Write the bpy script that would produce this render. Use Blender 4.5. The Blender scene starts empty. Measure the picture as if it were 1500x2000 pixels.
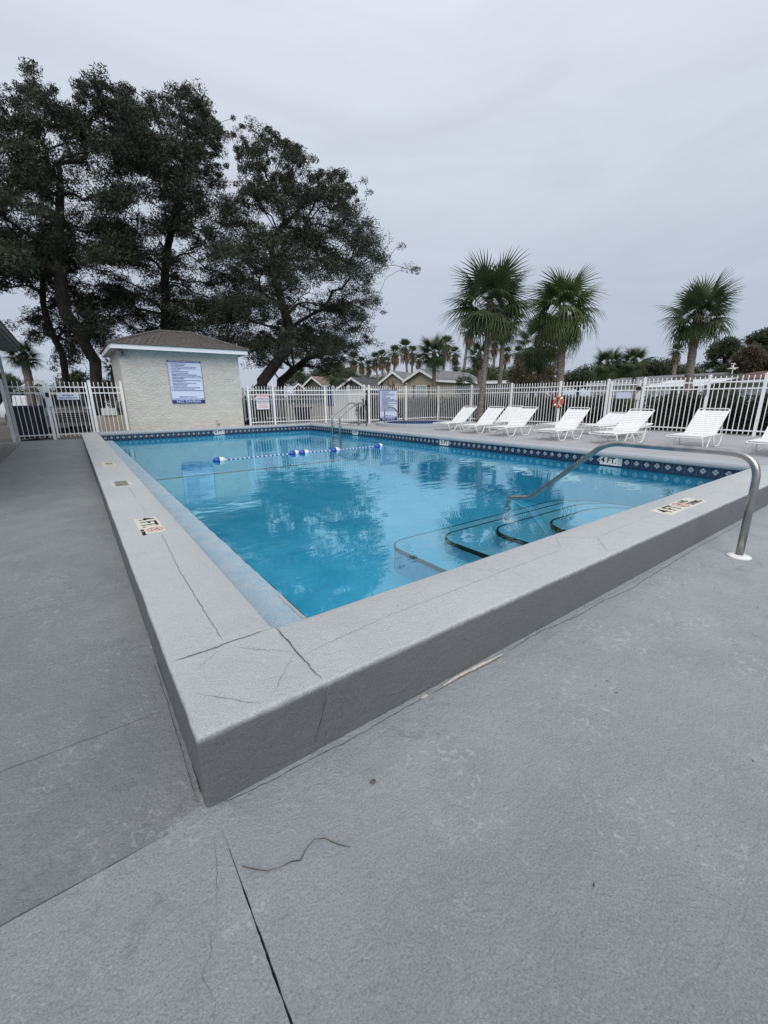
import bpy, bmesh, math, random
import numpy as np
from mathutils import Vector, Matrix, noise
random.seed(7); rng = np.random.default_rng(7)
sc = bpy.context.scene
R_ = math.radians
# ------------------------------------------------------------------ camera, world, sun, exposure
CAM = (-0.1408, -1.1459, 0.9682); PITCH, ROLL, YAW, FOC = 0.26797, -0.0086, -0.63004, 811.54
def cam_axes():
    p, r, y = PITCH, ROLL, YAW
    f = Vector((-math.sin(y)*math.cos(p), math.cos(y)*math.cos(p), -math.sin(p)))
    rt = Vector((math.cos(y), math.sin(y), 0)); up = rt.cross(f)
    return math.cos(r)*rt+math.sin(r)*up, -math.sin(r)*rt+math.cos(r)*up, f
AR, AU, AF = cam_axes()
cd = bpy.data.cameras.new('camera'); cam = bpy.data.objects.new('camera', cd); sc.collection.objects.link(cam)
cam.matrix_world = Matrix(((AR.x, AU.x, -AF.x, CAM[0]), (AR.y, AU.y, -AF.y, CAM[1]), (AR.z, AU.z, -AF.z, CAM[2]), (0, 0, 0, 1)))
cd.sensor_fit = 'HORIZONTAL'; cd.sensor_width = 36; cd.lens = 36*FOC/1500; cd.clip_start = 0.02; cd.clip_end = 3000
sc.camera = cam

world = bpy.data.worlds.new('World'); sc.world = world; world.use_nodes = True
nt = world.node_tree; nt.nodes.clear(); N = nt.nodes.new; Lk = nt.links.new
wo = N('ShaderNodeOutputWorld'); bg = N('ShaderNodeBackground'); bg.inputs[1].default_value = 0.1
sky = N('ShaderNodeTexSky'); sky.sky_type = 'NISHITA'; sky.sun_disc = False
sky.sun_elevation = R_(42); sky.sun_rotation = R_(210)
tc = N('ShaderNodeTexCoord'); sep = N('ShaderNodeSeparateXYZ'); Lk(tc.outputs['Generated'], sep.inputs[0])
ramp = N('ShaderNodeValToRGB'); Lk(sep.outputs[2], ramp.inputs[0])
cr = ramp.color_ramp; cr.elements[0].position = 0.0; cr.elements[0].color = (.365, .41, .50, 1)
cr.elements[1].position = 1.0; cr.elements[1].color = (.80, .83, .88, 1)
for p_, c_ in ((.10, (.37, .41, .49)), (.28, (.435, .468, .54)), (.5, (.53, .565, .635)), (.72, (.63, .66, .72))):
    e = cr.elements.new(p_); e.color = (*c_, 1)
mp = N('ShaderNodeMapping'); mp.inputs['Scale'].default_value = (1.2, 2.0, 8.5); mp.inputs['Rotation'].default_value = (R_(6), R_(-5), 0)
Lk(tc.outputs['Generated'], mp.inputs[0])
nz = N('ShaderNodeTexNoise'); nz.inputs['Scale'].default_value = 1.5; nz.inputs['Detail'].default_value = 5; nz.inputs['Roughness'].default_value = .52
nz.inputs['Distortion'].default_value = .5
Lk(mp.outputs[0], nz.inputs['Vector'])
mr = N('ShaderNodeMapRange'); mr.inputs[1].default_value = .3; mr.inputs[2].default_value = .7; mr.inputs[3].default_value = .94; mr.inputs[4].default_value = 1.06
Lk(nz.outputs[0], mr.inputs[0])
sc1 = N('ShaderNodeVectorMath'); sc1.operation = 'SCALE'; Lk(ramp.outputs[0], sc1.inputs[0]); Lk(mr.outputs[0], sc1.inputs['Scale'])
sc2 = N('ShaderNodeVectorMath'); sc2.operation = 'SCALE'; Lk(sc1.outputs[0], sc2.inputs[0]); sc2.inputs['Scale'].default_value = 10.0
mx = N('ShaderNodeMix'); mx.data_type = 'RGBA'; mx.inputs[0].default_value = .95
Lk(sky.outputs[0], mx.inputs[6]); Lk(sc2.outputs[0], mx.inputs[7]); Lk(mx.outputs[2], bg.inputs[0]); Lk(bg.outputs[0], wo.inputs[0])

sd = bpy.data.lights.new('sun', 'SUN'); sd.energy = 1.5; sd.angle = R_(50); sd.color = (1, .97, .93)
sun = bpy.data.objects.new('sun', sd); sc.collection.objects.link(sun)
sun.rotation_euler = (R_(48), 0, R_(-30))
sc.view_settings.view_transform = 'Standard'; sc.view_settings.look = 'None'; sc.view_settings.gamma = 1
sc.view_settings.exposure = 0.42; sc.view_settings.use_curve_mapping = False

# ------------------------------------------------------------------ survey helpers (a photo pixel and a distance give a place)
def ray(u, v):
    return AR*((u-750)/FOC) - AU*((v-1000)/FOC) + AF
def spot(u, v, D):
    """ground position D metres away (horizontally) in the direction of pixel u, v, plus the height seen there"""
    d = ray(u, v); h = math.hypot(d.x, d.y)
    return Vector((CAM[0]+d.x/h*D, CAM[1]+d.y/h*D, CAM[2]+d.z/h*D))
GZ = -0.32

# ------------------------------------------------------------------ object helpers
def tag(o, label=None, cat=None, group=None, kind=None):
    if label: o['label'] = label
    if cat: o['category'] = cat
    if group: o['group'] = group
    if kind: o['kind'] = kind
    return o
def empty(name, loc, rz=0, label=None, cat=None, group=None, kind=None):
    o = bpy.data.objects.new(name, None); sc.collection.objects.link(o); o.location = loc; o.rotation_euler = (0, 0, rz)
    return tag(o, label, cat, group, kind)
def inst(name, mesh, parent=None, loc=(0, 0, 0), rot=(0, 0, 0), scale=(1, 1, 1)):
    o = bpy.data.objects.new(name, mesh); sc.collection.objects.link(o); o.parent = parent
    o.location = loc; o.rotation_euler = rot; o.scale = scale
    return o
class MB:
    def __init__(s): s.v = []; s.f = []; s.m = []
    def add(s, vs, fs, m=0):
        b = len(s.v); s.v += [tuple(p) for p in vs]; s.f += [tuple(b+i for i in f) for f in fs]; s.m += [m]*len(fs); return s
    def box(s, c, d, rz=0, m=0, rot=None):
        x, y, z = d[0]/2, d[1]/2, d[2]/2
        M = rot if rot is not None else Matrix.Rotation(rz, 3, 'Z')
        vs = [Vector(c)+M@Vector((i*x, j*y, k*z)) for k in (-1, 1) for (i, j) in ((-1, -1), (1, -1), (1, 1), (-1, 1))]
        return s.add(vs, [(3, 2, 1, 0), (4, 5, 6, 7), (0, 1, 5, 4), (1, 2, 6, 5), (2, 3, 7, 6), (3, 0, 4, 7)], m)
    def tube(s, pts, r, n=8, m=0, caps=True):
        pts = [Vector(p) for p in pts]; k = len(pts)
        rs = r if isinstance(r, (list, tuple)) else [r]*k
        t0 = (pts[1]-pts[0]).normalized(); a = t0.orthogonal().normalized(); vs = []
        for i, p in enumerate(pts):
            t = (pts[min(i+1, k-1)]-pts[max(i-1, 0)]).normalized()
            a = (a-t*a.dot(t)).normalized(); b = t.cross(a)
            for j in range(n):
                w = 2*math.pi*j/n; vs.append(p+(a*math.cos(w)+b*math.sin(w))*rs[i])
        fs = [(i*n+j, i*n+(j+1) % n, (i+1)*n+(j+1) % n, (i+1)*n+j) for i in range(k-1) for j in range(n)]
        if caps: fs += [tuple(range(n-1, -1, -1)), tuple((k-1)*n+j for j in range(n))]
        return s.add(vs, fs, m)
    def lathe(s, prof, c=(0, 0, 0), n=16, m=0, axis='z', sx=1, sy=1):
        vs = []
        for r, z in prof:
            for j in range(n):
                w = 2*math.pi*j/n; x, y = r*math.cos(w)*sx, r*math.sin(w)*sy
                vs.append((c[0]+x, c[1]+y, c[2]+z) if axis == 'z' else (c[0]+z, c[1]+x, c[2]+y))
        k = len(prof)
        fs = [(i*n+j, i*n+(j+1) % n, (i+1)*n+(j+1) % n, (i+1)*n+j) for i in range(k-1) for j in range(n)]
        fs += [tuple(range(n-1, -1, -1)), tuple((k-1)*n+j for j in range(n))]
        return s.add(vs, fs, m)
    def quad(s, a, b, c, d, m=0): return s.add([a, b, c, d], [(0, 1, 2, 3)], m)
    def prism(s, poly, z0, z1, m=0):
        n = len(poly); vs = [(x, y, z0) for x, y in poly]+[(x, y, z1) for x, y in poly]
        return s.add(vs, [tuple(range(n-1, -1, -1)), tuple(range(n, 2*n))]+[(i, (i+1) % n, n+(i+1) % n, n+i) for i in range(n)], m)
    def mesh(s, name, mats, smooth=False):
        me = bpy.data.meshes.new(name); me.from_pydata(s.v, [], s.f)
        for mt in (mats if isinstance(mats, (list, tuple)) else [mats]): me.materials.append(mt)
        if any(s.m): me.polygons.foreach_set('material_index', s.m)
        if smooth: me.polygons.foreach_set('use_smooth', [True]*len(me.polygons))
        me.update(); return me
    def build(s, name, mats, parent=None, smooth=False, **kw):
        return tag(inst(name, s.mesh(name, mats, smooth), parent), **kw)
def raw_mesh(name, verts, faces_flat, nper, mats, midx=None, smooth=False):
    """fast mesh from numpy arrays with equal-sized faces"""
    me = bpy.data.meshes.new(name); nv = len(verts); nf = len(faces_flat)//nper
    me.vertices.add(nv); me.vertices.foreach_set('co', np.asarray(verts, np.float32).ravel())
    me.loops.add(nf*nper); me.loops.foreach_set('vertex_index', np.asarray(faces_flat, np.int32).ravel())
    me.polygons.add(nf); me.polygons.foreach_set('loop_start', np.arange(nf, dtype=np.int32)*nper)
    me.polygons.foreach_set('loop_total', np.full(nf, nper, np.int32))
    for mt in (mats if isinstance(mats, (list, tuple)) else [mats]): me.materials.append(mt)
    if midx is not None: me.polygons.foreach_set('material_index', midx.astype(np.int32))
    me.update(); me.validate(); return me
def bevel_mesh(mb, name, mats, w=.01, seg=2, smooth=True):
    me = mb.mesh(name, mats); bm = bmesh.new(); bm.from_mesh(me)
    bmesh.ops.remove_doubles(bm, verts=bm.verts, dist=1e-5)
    bmesh.ops.bevel(bm, geom=bm.edges[:], offset=w, segments=seg, affect='EDGES', profile=.5)
    bm.to_mesh(me); bm.free()
    if smooth: me.polygons.foreach_set('use_smooth', [True]*len(me.polygons))
    return me

# ------------------------------------------------------------------ materials
def mat(name, col, rough=.6, metal=0, spec=.5):
    m = bpy.data.materials.new(name); m.use_nodes = True; b = m.node_tree.nodes['Principled BSDF']
    b.inputs['Base Color'].default_value = (*col, 1); b.inputs['Roughness'].default_value = rough
    b.inputs['Metallic'].default_value = metal; b.inputs['Specular IOR Level'].default_value = spec
    return m
def tex(m, c1, c2, scale=5, detail=6, bump=.0, bscale=60, stretch=(1, 1, 1), dist=.02, coord='Object', lo=.35, hi=.65, fine=.0, finescale=300, bdetail=4, rough_noise=.6):
    """colour mottling between c1 and c2, optional fine speckle and bump"""
    n = m.node_tree.nodes; l = m.node_tree.links; b = n['Principled BSDF']
    t = n.new('ShaderNodeTexCoord'); mpn = n.new('ShaderNodeMapping'); mpn.inputs['Scale'].default_value = stretch
    l.new(t.outputs[coord], mpn.inputs[0])
    a = n.new('ShaderNodeTexNoise'); a.inputs['Scale'].default_value = scale; a.inputs['Detail'].default_value = detail; a.inputs['Roughness'].default_value = rough_noise
    l.new(mpn.outputs[0], a.inputs['Vector'])
    r = n.new('ShaderNodeMapRange'); r.inputs[1].default_value = lo; r.inputs[2].default_value = hi; l.new(a.outputs[0], r.inputs[0])
    mixn = n.new('ShaderNodeMix'); mixn.data_type = 'RGBA'; mixn.inputs[6].default_value = (*c1, 1); mixn.inputs[7].default_value = (*c2, 1)
    l.new(r.outputs[0], mixn.inputs[0]); out = mixn.outputs[2]
    if fine:
        f = n.new('ShaderNodeTexNoise'); f.inputs['Scale'].default_value = finescale; f.inputs['Detail'].default_value = 2
        l.new(mpn.outputs[0], f.inputs['Vector'])
        fr = n.new('ShaderNodeMapRange'); fr.inputs[1].default_value = .3; fr.inputs[2].default_value = .7; fr.inputs[3].default_value = 1-fine; fr.inputs[4].default_value = 1+fine
        l.new(f.outputs[0], fr.inputs[0])
        vm = n.new('ShaderNodeVectorMath'); vm.operation = 'SCALE'; l.new(out, vm.inputs[0]); l.new(fr.outputs[0], vm.inputs['Scale']); out = vm.outputs[0]
    l.new(out, b.inputs['Base Color'])
    if bump:
        bn = n.new('ShaderNodeTexNoise'); bn.inputs['Scale'].default_value = bscale; bn.inputs['Detail'].default_value = bdetail; bn.inputs['Roughness'].default_value = .6
        l.new(mpn.outputs[0], bn.inputs['Vector'])
        bb = n.new('ShaderNodeBump'); bb.inputs['Strength'].default_value = bump; bb.inputs['Distance'].default_value = dist
        l.new(bn.outputs[0], bb.inputs['Height']); l.new(bb.outputs[0], b.inputs['Normal'])
    return m

def concrete(name, c1, c2, c3, bump=.6, chips=True, broom=False):
    """painted concrete: broad mottling, fine grain, small worn light chips and dark pits"""
    m = mat(name, c1, .78, spec=.35); n = m.node_tree.nodes; l = m.node_tree.links; b = n['Principled BSDF']
    t = n.new('ShaderNodeTexCoord').outputs['Object']
    def noise_(s, d, r=.6, dist=0, vec=None):
        a = n.new('ShaderNodeTexNoise'); a.inputs['Scale'].default_value = s; a.inputs['Detail'].default_value = d; a.inputs['Roughness'].default_value = r; a.inputs['Distortion'].default_value = dist
        l.new(vec or t, a.inputs['Vector']); return a.outputs[0]
    def rng_(x, lo, hi, a=0, b_=1):
        r = n.new('ShaderNodeMapRange'); r.inputs[1].default_value = lo; r.inputs[2].default_value = hi; r.inputs[3].default_value = a; r.inputs[4].default_value = b_; l.new(x, r.inputs[0]); return r.outputs[0]
    def mix_(f, a, bcol):
        x = n.new('ShaderNodeMix'); x.data_type = 'RGBA'; l.new(f, x.inputs[0])
        (l.new(a, x.inputs[6]) if not isinstance(a, tuple) else setattr(x.inputs[6], 'default_value', (*a, 1)))
        (l.new(bcol, x.inputs[7]) if not isinstance(bcol, tuple) else setattr(x.inputs[7], 'default_value', (*bcol, 1)))
        return x.outputs[2]
    big = noise_(1.3, 8, .68, .8); col = mix_(rng_(big, .30, .70), c1, c2)
    mid = noise_(6.5, 5, .65, .3); col = mix_(rng_(mid, .52, .78, 0, .5), col, c3)
    if chips:
        ch = noise_(38, 3, .5, .8); reg = noise_(3.2, 3); mm = n.new('ShaderNodeMath'); mm.operation = 'MULTIPLY'
        l.new(rng_(ch, .58, .64), mm.inputs[0]); l.new(rng_(reg, .46, .62, 0, .42), mm.inputs[1])
        col = mix_(mm.outputs[0], col, tuple(min(1, x*1.35) for x in c3))
        st = noise_(9, 6, .7, 1.0); reg2 = noise_(1.7, 2); m2 = n.new('ShaderNodeMath'); m2.operation = 'MULTIPLY'
        l.new(rng_(st, .57, .70), m2.inputs[0]); l.new(rng_(reg2, .45, .6, 0, .5), m2.inputs[1])
        col = mix_(m2.outputs[0], col, tuple(x*.55 for x in c1))
    gr = noise_(170, 4, .75); g = rng_(gr, .3, .7, .72, 1.28)
    vm = n.new('ShaderNodeVectorMath'); vm.operation = 'SCALE'; l.new(col, vm.inputs[0]); l.new(g, vm.inputs['Scale'])
    vo = n.new('ShaderNodeTexVoronoi'); vo.inputs['Scale'].default_value = 120; l.new(t, vo.inputs['Vector'])
    pit = rng_(vo.outputs['Distance'], .06, .17, .6, 1)
    vm2 = n.new('ShaderNodeVectorMath'); vm2.operation = 'SCALE'; l.new(vm.outputs[0], vm2.inputs[0]); l.new(pit, vm2.inputs['Scale'])
    l.new(vm2.outputs[0], b.inputs['Base Color'])
    h1 = noise_(120, 6, .8, .3)
    h2 = noise_(24, 4, .6, .9); m3 = n.new('ShaderNodeMath'); m3.operation = 'MULTIPLY_ADD'; l.new(h2, m3.inputs[0]); m3.inputs[1].default_value = 1.3; l.new(h1, m3.inputs[2])
    bb = n.new('ShaderNodeBump'); bb.inputs['Strength'].default_value = bump; bb.inputs['Distance'].default_value = .011
    l.new(m3.outputs[0], bb.inputs['Height']); l.new(bb.outputs[0], b.inputs['Normal'])
    return m
M = {}
M['deck'] = concrete('deck_paint', (.315, .343, .355), (.405, .43, .44), (.47, .48, .475), 1.0)
M['deck_left'] = concrete('deck_paint_left', (.225, .242, .252), (.30, .315, .322), (.35, .36, .36), 1.0)  # left slab: same mottling and chips as the deck, in a darker grey
M['deck_up'] = concrete('upper_deck_paint', (.33, .335, .34), (.39, .395, .40), (.41, .41, .41), .35, chips=False)
M['coping'] = concrete('coping_paint', (.36, .38, .40), (.41, .43, .45), (.43, .445, .455), .5, chips=False)
# curb paint: light grey on top, the darker deck grey down the side, with a ragged brushed border
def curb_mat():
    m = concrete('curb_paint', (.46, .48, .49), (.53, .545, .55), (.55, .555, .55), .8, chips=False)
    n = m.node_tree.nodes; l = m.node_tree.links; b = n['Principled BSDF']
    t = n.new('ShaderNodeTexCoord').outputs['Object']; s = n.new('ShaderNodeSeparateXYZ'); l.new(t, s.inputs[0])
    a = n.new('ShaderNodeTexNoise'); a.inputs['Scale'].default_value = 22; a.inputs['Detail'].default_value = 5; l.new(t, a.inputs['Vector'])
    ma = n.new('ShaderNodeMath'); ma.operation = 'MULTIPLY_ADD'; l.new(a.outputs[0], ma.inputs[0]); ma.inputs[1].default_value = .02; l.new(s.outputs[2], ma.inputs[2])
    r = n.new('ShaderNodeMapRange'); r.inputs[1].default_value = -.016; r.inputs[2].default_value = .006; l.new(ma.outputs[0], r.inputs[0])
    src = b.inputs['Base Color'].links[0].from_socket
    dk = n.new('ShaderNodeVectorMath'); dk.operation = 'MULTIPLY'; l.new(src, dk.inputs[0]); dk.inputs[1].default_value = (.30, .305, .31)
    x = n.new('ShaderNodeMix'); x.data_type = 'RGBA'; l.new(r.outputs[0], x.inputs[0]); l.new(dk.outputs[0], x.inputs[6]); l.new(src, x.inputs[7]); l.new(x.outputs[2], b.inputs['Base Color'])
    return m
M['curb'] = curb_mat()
M['crack'] = mat('crack_dirt', (.025, .025, .024), .95)
M['crack_soft'] = mat('hairline_crack', (.12, .122, .125), .95)
M['chip'] = tex(mat('bare_mortar', (.5, .46, .4), .9), (.34, .32, .29), (.55, .5, .44), 60, 3)
M['ledge'] = tex(mat('pale_blue_plaster', (.3, .45, .6), .85), (.28, .42, .52), (.40, .47, .52), 7, 6, 1.0, 110, dist=.008, fine=.35, finescale=180)
M['rust'] = tex(mat('waterline_stain', (.4, .33, .25), .9), (.36, .36, .36), (.46, .38, .30), 30, 3, .5, 120, dist=.004)
M['floor'] = tex(mat('pool_paint', (.07, .48, .74), .7), (.055, .43, .61), (.11, .52, .70), 1.6, 5, fine=.05, finescale=8)
M['step'] = tex(mat('pool_step_paint', (.2, .5, .66), .7), (.10, .44, .62), (.26, .48, .60), 2.0, 6, fine=.08, finescale=14)
M['nosing'] = tex(mat('black_step_tile', (.02, .02, .02), 1, spec=0), (.015, .016, .018), (.05, .05, .045), 30, 3)
M['navy'] = tex(mat('navy_glaze', (.012, .028, .065), .18), (.010, .022, .05), (.022, .045, .09), 12, 4)
M['motif'] = mat('white_motif', (.55, .58, .60), .25)
M['grout'] = tex(mat('grout', (.45, .46, .46), .9), (.36, .38, .40), (.52, .52, .5), 40, 3)
M['cream'] = tex(mat('cream_tile', (.66, .63, .54), .35), (.60, .57, .47), (.74, .72, .64), 40, 4)
M['whitetile'] = tex(mat('white_tile', (.66, .67, .66), .3), (.55, .56, .54), (.74, .74, .72), 30, 4)
M['black'] = mat('black_ink', (.012, .012, .012), 1, spec=0)
M['red'] = mat('red_ink', (.55, .03, .04), .6)
M['blue'] = mat('blue_ink', (.012, .02, .20), .5)
M['signwhite'] = mat('sign_white', (.62, .67, .82), .45)
M['signpink'] = mat('sign_pinkish_white', (.74, .70, .74), .45)
M['steel'] = tex(mat('brushed_stainless', (.42, .41, .40), .30, 1), (.30, .295, .285), (.46, .45, .44), 9, 4, stretch=(1, 1, 1), bump=.05, bscale=200, dist=.001)
M['whitepaint'] = tex(mat('white_powder_coat', (.8, .8, .8), .4), (.78, .79, .80), (.88, .88, .88), 4, 5)
M['vinyl'] = tex(mat('white_vinyl_strap', (.80, .80, .79), .45), (.80, .80, .79), (.88, .88, .87), 9, 3)
M['framew'] = mat('white_tube_frame', (.72, .72, .70), .35)
M['whiteplastic'] = mat('white_plastic', (.75, .75, .73), .4)
M['bluefloat'] = mat('blue_float', (.02, .06, .35), .3)
M['orange'] = tex(mat('orange_ring', (.62, .09, .03), .5), (.52, .075, .03), (.68, .13, .06), 12, 4)
M['stucco'] = tex(mat('cream_stucco', (.58, .56, .48), .9), (.69, .665, .60), (.79, .765, .695), 1.8, 6, 1.0, 11, (1, 1, 3.6), .09, fine=.10, finescale=26, bdetail=5)
M['beige'] = tex(mat('beige_wall', (.46, .42, .35), .9), (.42, .38, .31), (.50, .46, .39), 3, 5, .5, 40)
M['trimwhite'] = mat('white_trim', (.76, .77, .79), .5)
M['soffit'] = tex(mat('soffit_paint', (.55, .55, .54), .7), (.5, .5, .49), (.58, .58, .57), 3, 3)
M['shingle'] = tex(mat('brown_shingle', (.10, .08, .07), .95), (.075, .07, .068), (.16, .145, .135), 14, 6, .6, 90, (1, 1, 1), .02, fine=.25, finescale=60)
M['shingle_grey'] = tex(mat('grey_shingle', (.2, .2, .21), .95), (.12, .125, .13), (.20, .20, .21), 3, 5, fine=.2, finescale=20)
M['shingle_dark'] = tex(mat('dark_shingle', (.06, .06, .065), .95), (.045, .045, .05), (.08, .08, .085), 3, 5, fine=.2, finescale=20)
M['shingle_tan'] = tex(mat('tan_shingle', (.26, .19, .16), .95), (.16, .115, .09), (.24, .175, .14), 3, 5, fine=.25, finescale=20)
M['shingle_red'] = tex(mat('red_brown_shingle', (.14, .07, .055), .95), (.085, .042, .034), (.14, .072, .056), 3, 5, fine=.2, finescale=20)
M['metalroof'] = tex(mat('pale_metal_roof', (.5, .53, .56), .5), (.44, .47, .5), (.56, .58, .6), 4, 3)
M['siding'] = mat('beige_siding', (.42, .38, .30), .7)
M['siding_dark'] = tex(mat('grey_green_siding', (.12, .12, .11), .8), (.10, .10, .09), (.15, .145, .13), 5, 4)
M['siding_white'] = mat('white_siding', (.66, .68, .70), .6)
M['glass'] = mat('window_glass', (.10, .16, .17), .15)
M['curtain'] = mat('teal_blind', (.25, .36, .36), .6)
M['shutter'] = mat('dark_shutter', (.02, .03, .03), .6)
M['oakleaf'] = None
M['bark'] = tex(mat('oak_bark', (.05, .045, .04), .95), (.016, .014, .013), (.05, .045, .04), 9, 6, .9, 22, (1, 1, .35), .05)
M['palmbark'] = tex(mat('palm_bark', (.2, .17, .145), .95), (.11, .092, .078), (.27, .235, .205), 8, 5, .9, 10, (1, 1, 2.5), .04, fine=.3, finescale=30)
M['boots'] = tex(mat('palm_boots', (.07, .05, .04), .95), (.035, .026, .02), (.13, .10, .075), 14, 5, .6, 30)
M['bin'] = mat('navy_bin', (.012, .016, .03), .5)
M['asphalt'] = tex(mat('asphalt', (.08, .075, .07), .95), (.06, .058, .055), (.13, .115, .10), 1.2, 6, fine=.2, finescale=50)
M['grass'] = tex(mat('grass', (.07, .09, .03), .95), (.045, .065, .02), (.11, .12, .05), .8, 7, fine=.3, finescale=18)
M['paver'] = tex(mat('paver', (.19, .19, .19), .9), (.14, .14, .14), (.24, .235, .23), 12, 4, .5, 80)
M['rubber'] = mat('dark_rubber', (.015, .015, .015), .8)
M['carwhite'] = mat('white_car_paint', (.65, .66, .68), .15, spec=.7)
M['cargrey'] = mat('grey_car_paint', (.16, .165, .17), .2, .4, .7)
M['carglass'] = mat('car_glass', (.02, .025, .03), .05)
M['tailred'] = mat('red_lamp', (.4, .02, .02), .2)
M['umbrella'] = mat('blue_canvas', (.01, .02, .10), .8)
M['spatile'] = tex(mat('blue_spa_tile', (.04, .07, .28), .3), (.03, .045, .12), (.06, .09, .2), 30, 2)
def leafmat(name, c1, c2, trans=.25, scale=1.2):
    m = bpy.data.materials.new(name); m.use_nodes = True; n = m.node_tree.nodes; l = m.node_tree.links; n.clear()
    o = n.new('ShaderNodeOutputMaterial'); d = n.new('ShaderNodeBsdfPrincipled'); tr = n.new('ShaderNodeBsdfTranslucent'); ms = n.new('ShaderNodeMixShader')
    ms.inputs[0].default_value = trans; d.inputs['Roughness'].default_value = .5; d.inputs['Specular IOR Level'].default_value = .35
    t = n.new('ShaderNodeTexCoord'); a = n.new('ShaderNodeTexNoise'); a.inputs['Scale'].default_value = scale; a.inputs['Detail'].default_value = 5; a.inputs['Roughness'].default_value = .8
    l.new(t.outputs['Object'], a.inputs['Vector'])
    r = n.new('ShaderNodeMapRange'); r.inputs[1].default_value = .3; r.inputs[2].default_value = .7; l.new(a.outputs[0], r.inputs[0])
    x = n.new('ShaderNodeMix'); x.data_type = 'RGBA'; x.inputs[6].default_value = (*c1, 1); x.inputs[7].default_value = (*c2, 1); l.new(r.outputs[0], x.inputs[0])
    l.new(x.outputs[2], d.inputs['Base Color']); l.new(x.outputs[2], tr.inputs[0]); l.new(d.outputs[0], ms.inputs[1]); l.new(tr.outputs[0], ms.inputs[2]); l.new(ms.outputs[0], o.inputs[0])
    return m
M['oakleaf'] = leafmat('oak_leaf', (.015, .022, .013), (.048, .058, .034), .16)
M['palmleaf'] = leafmat('palm_leaf', (.035, .062, .03), (.085, .12, .05), .2, 2.5)
M['palmleaf2'] = leafmat('palm_leaf_yellow_green', (.055, .085, .03), (.12, .15, .055), .2, 2.5)
M['deadleaf'] = leafmat('dead_palm_leaf', (.12, .075, .04), (.22, .15, .09), .1, 3)
M['hedge'] = leafmat('hedge_leaf', (.010, .016, .010), (.028, .04, .02), .1, 3)
M['bush'] = leafmat('bush_leaf', (.03, .05, .022), (.075, .10, .04), .15, 1.5)
M['pine'] = leafmat('pine_needle', (.025, .04, .02), (.055, .075, .035), .12, 1.5)
M['deadtree'] = leafmat('brown_foliage', (.05, .045, .026), (.11, .085, .048), .12, 1.5)
def water_mat(name, tint):
    m = bpy.data.materials.new(name); m.use_nodes = True; n = m.node_tree.nodes; l = m.node_tree.links; n.clear()
    o = n.new('ShaderNodeOutputMaterial'); ms = n.new('ShaderNodeMixShader'); fr = n.new('ShaderNodeFresnel'); fr.inputs[0].default_value = 1.5
    tp = n.new('ShaderNodeBsdfTransparent'); tp.inputs[0].default_value = (*tint, 1); gl = n.new('ShaderNodeBsdfGlossy'); gl.inputs['Roughness'].default_value = .012
    t = n.new('ShaderNodeTexCoord'); mpn = n.new('ShaderNodeMapping'); mpn.inputs['Rotation'].default_value = (0, 0, .63); mpn.inputs['Scale'].default_value = (.55, 1.5, 1)
    l.new(t.outputs['Object'], mpn.inputs[0])
    a = n.new('ShaderNodeTexNoise'); a.inputs['Scale'].default_value = 3.4; a.inputs['Detail'].default_value = 2.5; a.inputs['Distortion'].default_value = .4; l.new(mpn.outputs[0], a.inputs['Vector'])
    g = n.new('ShaderNodeTexNoise'); g.inputs['Scale'].default_value = .55; g.inputs['Detail'].default_value = 2; l.new(t.outputs['Object'], g.inputs['Vector'])
    rr = n.new('ShaderNodeMapRange'); rr.inputs[1].default_value = .42; rr.inputs[2].default_value = .62; rr.inputs[3].default_value = .18; rr.inputs[4].default_value = 1; l.new(g.outputs[0], rr.inputs[0])
    mu = n.new('ShaderNodeMath'); mu.operation = 'MULTIPLY'; l.new(a.outputs[0], mu.inputs[0]); l.new(rr.outputs[0], mu.inputs[1])
    bb = n.new('ShaderNodeBump'); bb.inputs['Strength'].default_value = .10; bb.inputs['Distance'].default_value = .06; l.new(mu.outputs[0], bb.inputs['Height'])
    l.new(bb.outputs[0], gl.inputs['Normal']); l.new(bb.outputs[0], fr.inputs['Normal'])
    gl.inputs['Color'].default_value = (.70, .96, 1.0, 1)
    k1 = n.new('ShaderNodeMath'); k1.operation = 'MULTIPLY'; k1.inputs[1].default_value = 2.0; l.new(fr.outputs[0], k1.inputs[0])
    k2 = n.new('ShaderNodeMath'); k2.operation = 'MINIMUM'; k2.inputs[1].default_value = .46; l.new(k1.outputs[0], k2.inputs[0])
    l.new(k2.outputs[0], ms.inputs[0]); l.new(tp.outputs[0], ms.inputs[1]); l.new(gl.outputs[0], ms.inputs[2]); l.new(ms.outputs[0], o.inputs[0])
    return m
M['water'] = water_mat('pool_water', (.70, .93, .98))

# lettering: text turned into flat mesh, centred on its own origin, in the XY plane
def text_mesh(body, size, m, align='CENTER', extrude=.0006, wide=1.0, bold=0.0, space=1.0):
    cu = bpy.data.curves.new('t', 'FONT'); cu.body = body; cu.size = size; cu.align_x = align; cu.align_y = 'CENTER' if align == 'CENTER' else 'TOP'
    cu.extrude = extrude; cu.resolution_u = 2; cu.offset = bold; cu.space_line = space
    o = bpy.data.objects.new('t', cu); sc.collection.objects.link(o)
    dg = bpy.context.evaluated_depsgraph_get(); me = bpy.data.meshes.new_from_object(o.evaluated_get(dg))
    bpy.data.objects.remove(o); bpy.data.curves.remove(cu); me.materials.clear(); me.materials.append(m)
    if wide != 1.0: me.transform(Matrix.Diagonal((wide, 1, 1, 1)))
    return me

# ------------------------------------------------------------------ the ground and the decks
HC, WL, WN, PX, PY, WZ, LED = .27, .4212, .451, 7.30, 13.91, -.2117, .31
mb = MB(); mb.prism([(-400, -60), (500, -60), (500, 600), (-400, 600)], GZ-.1, GZ)
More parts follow.
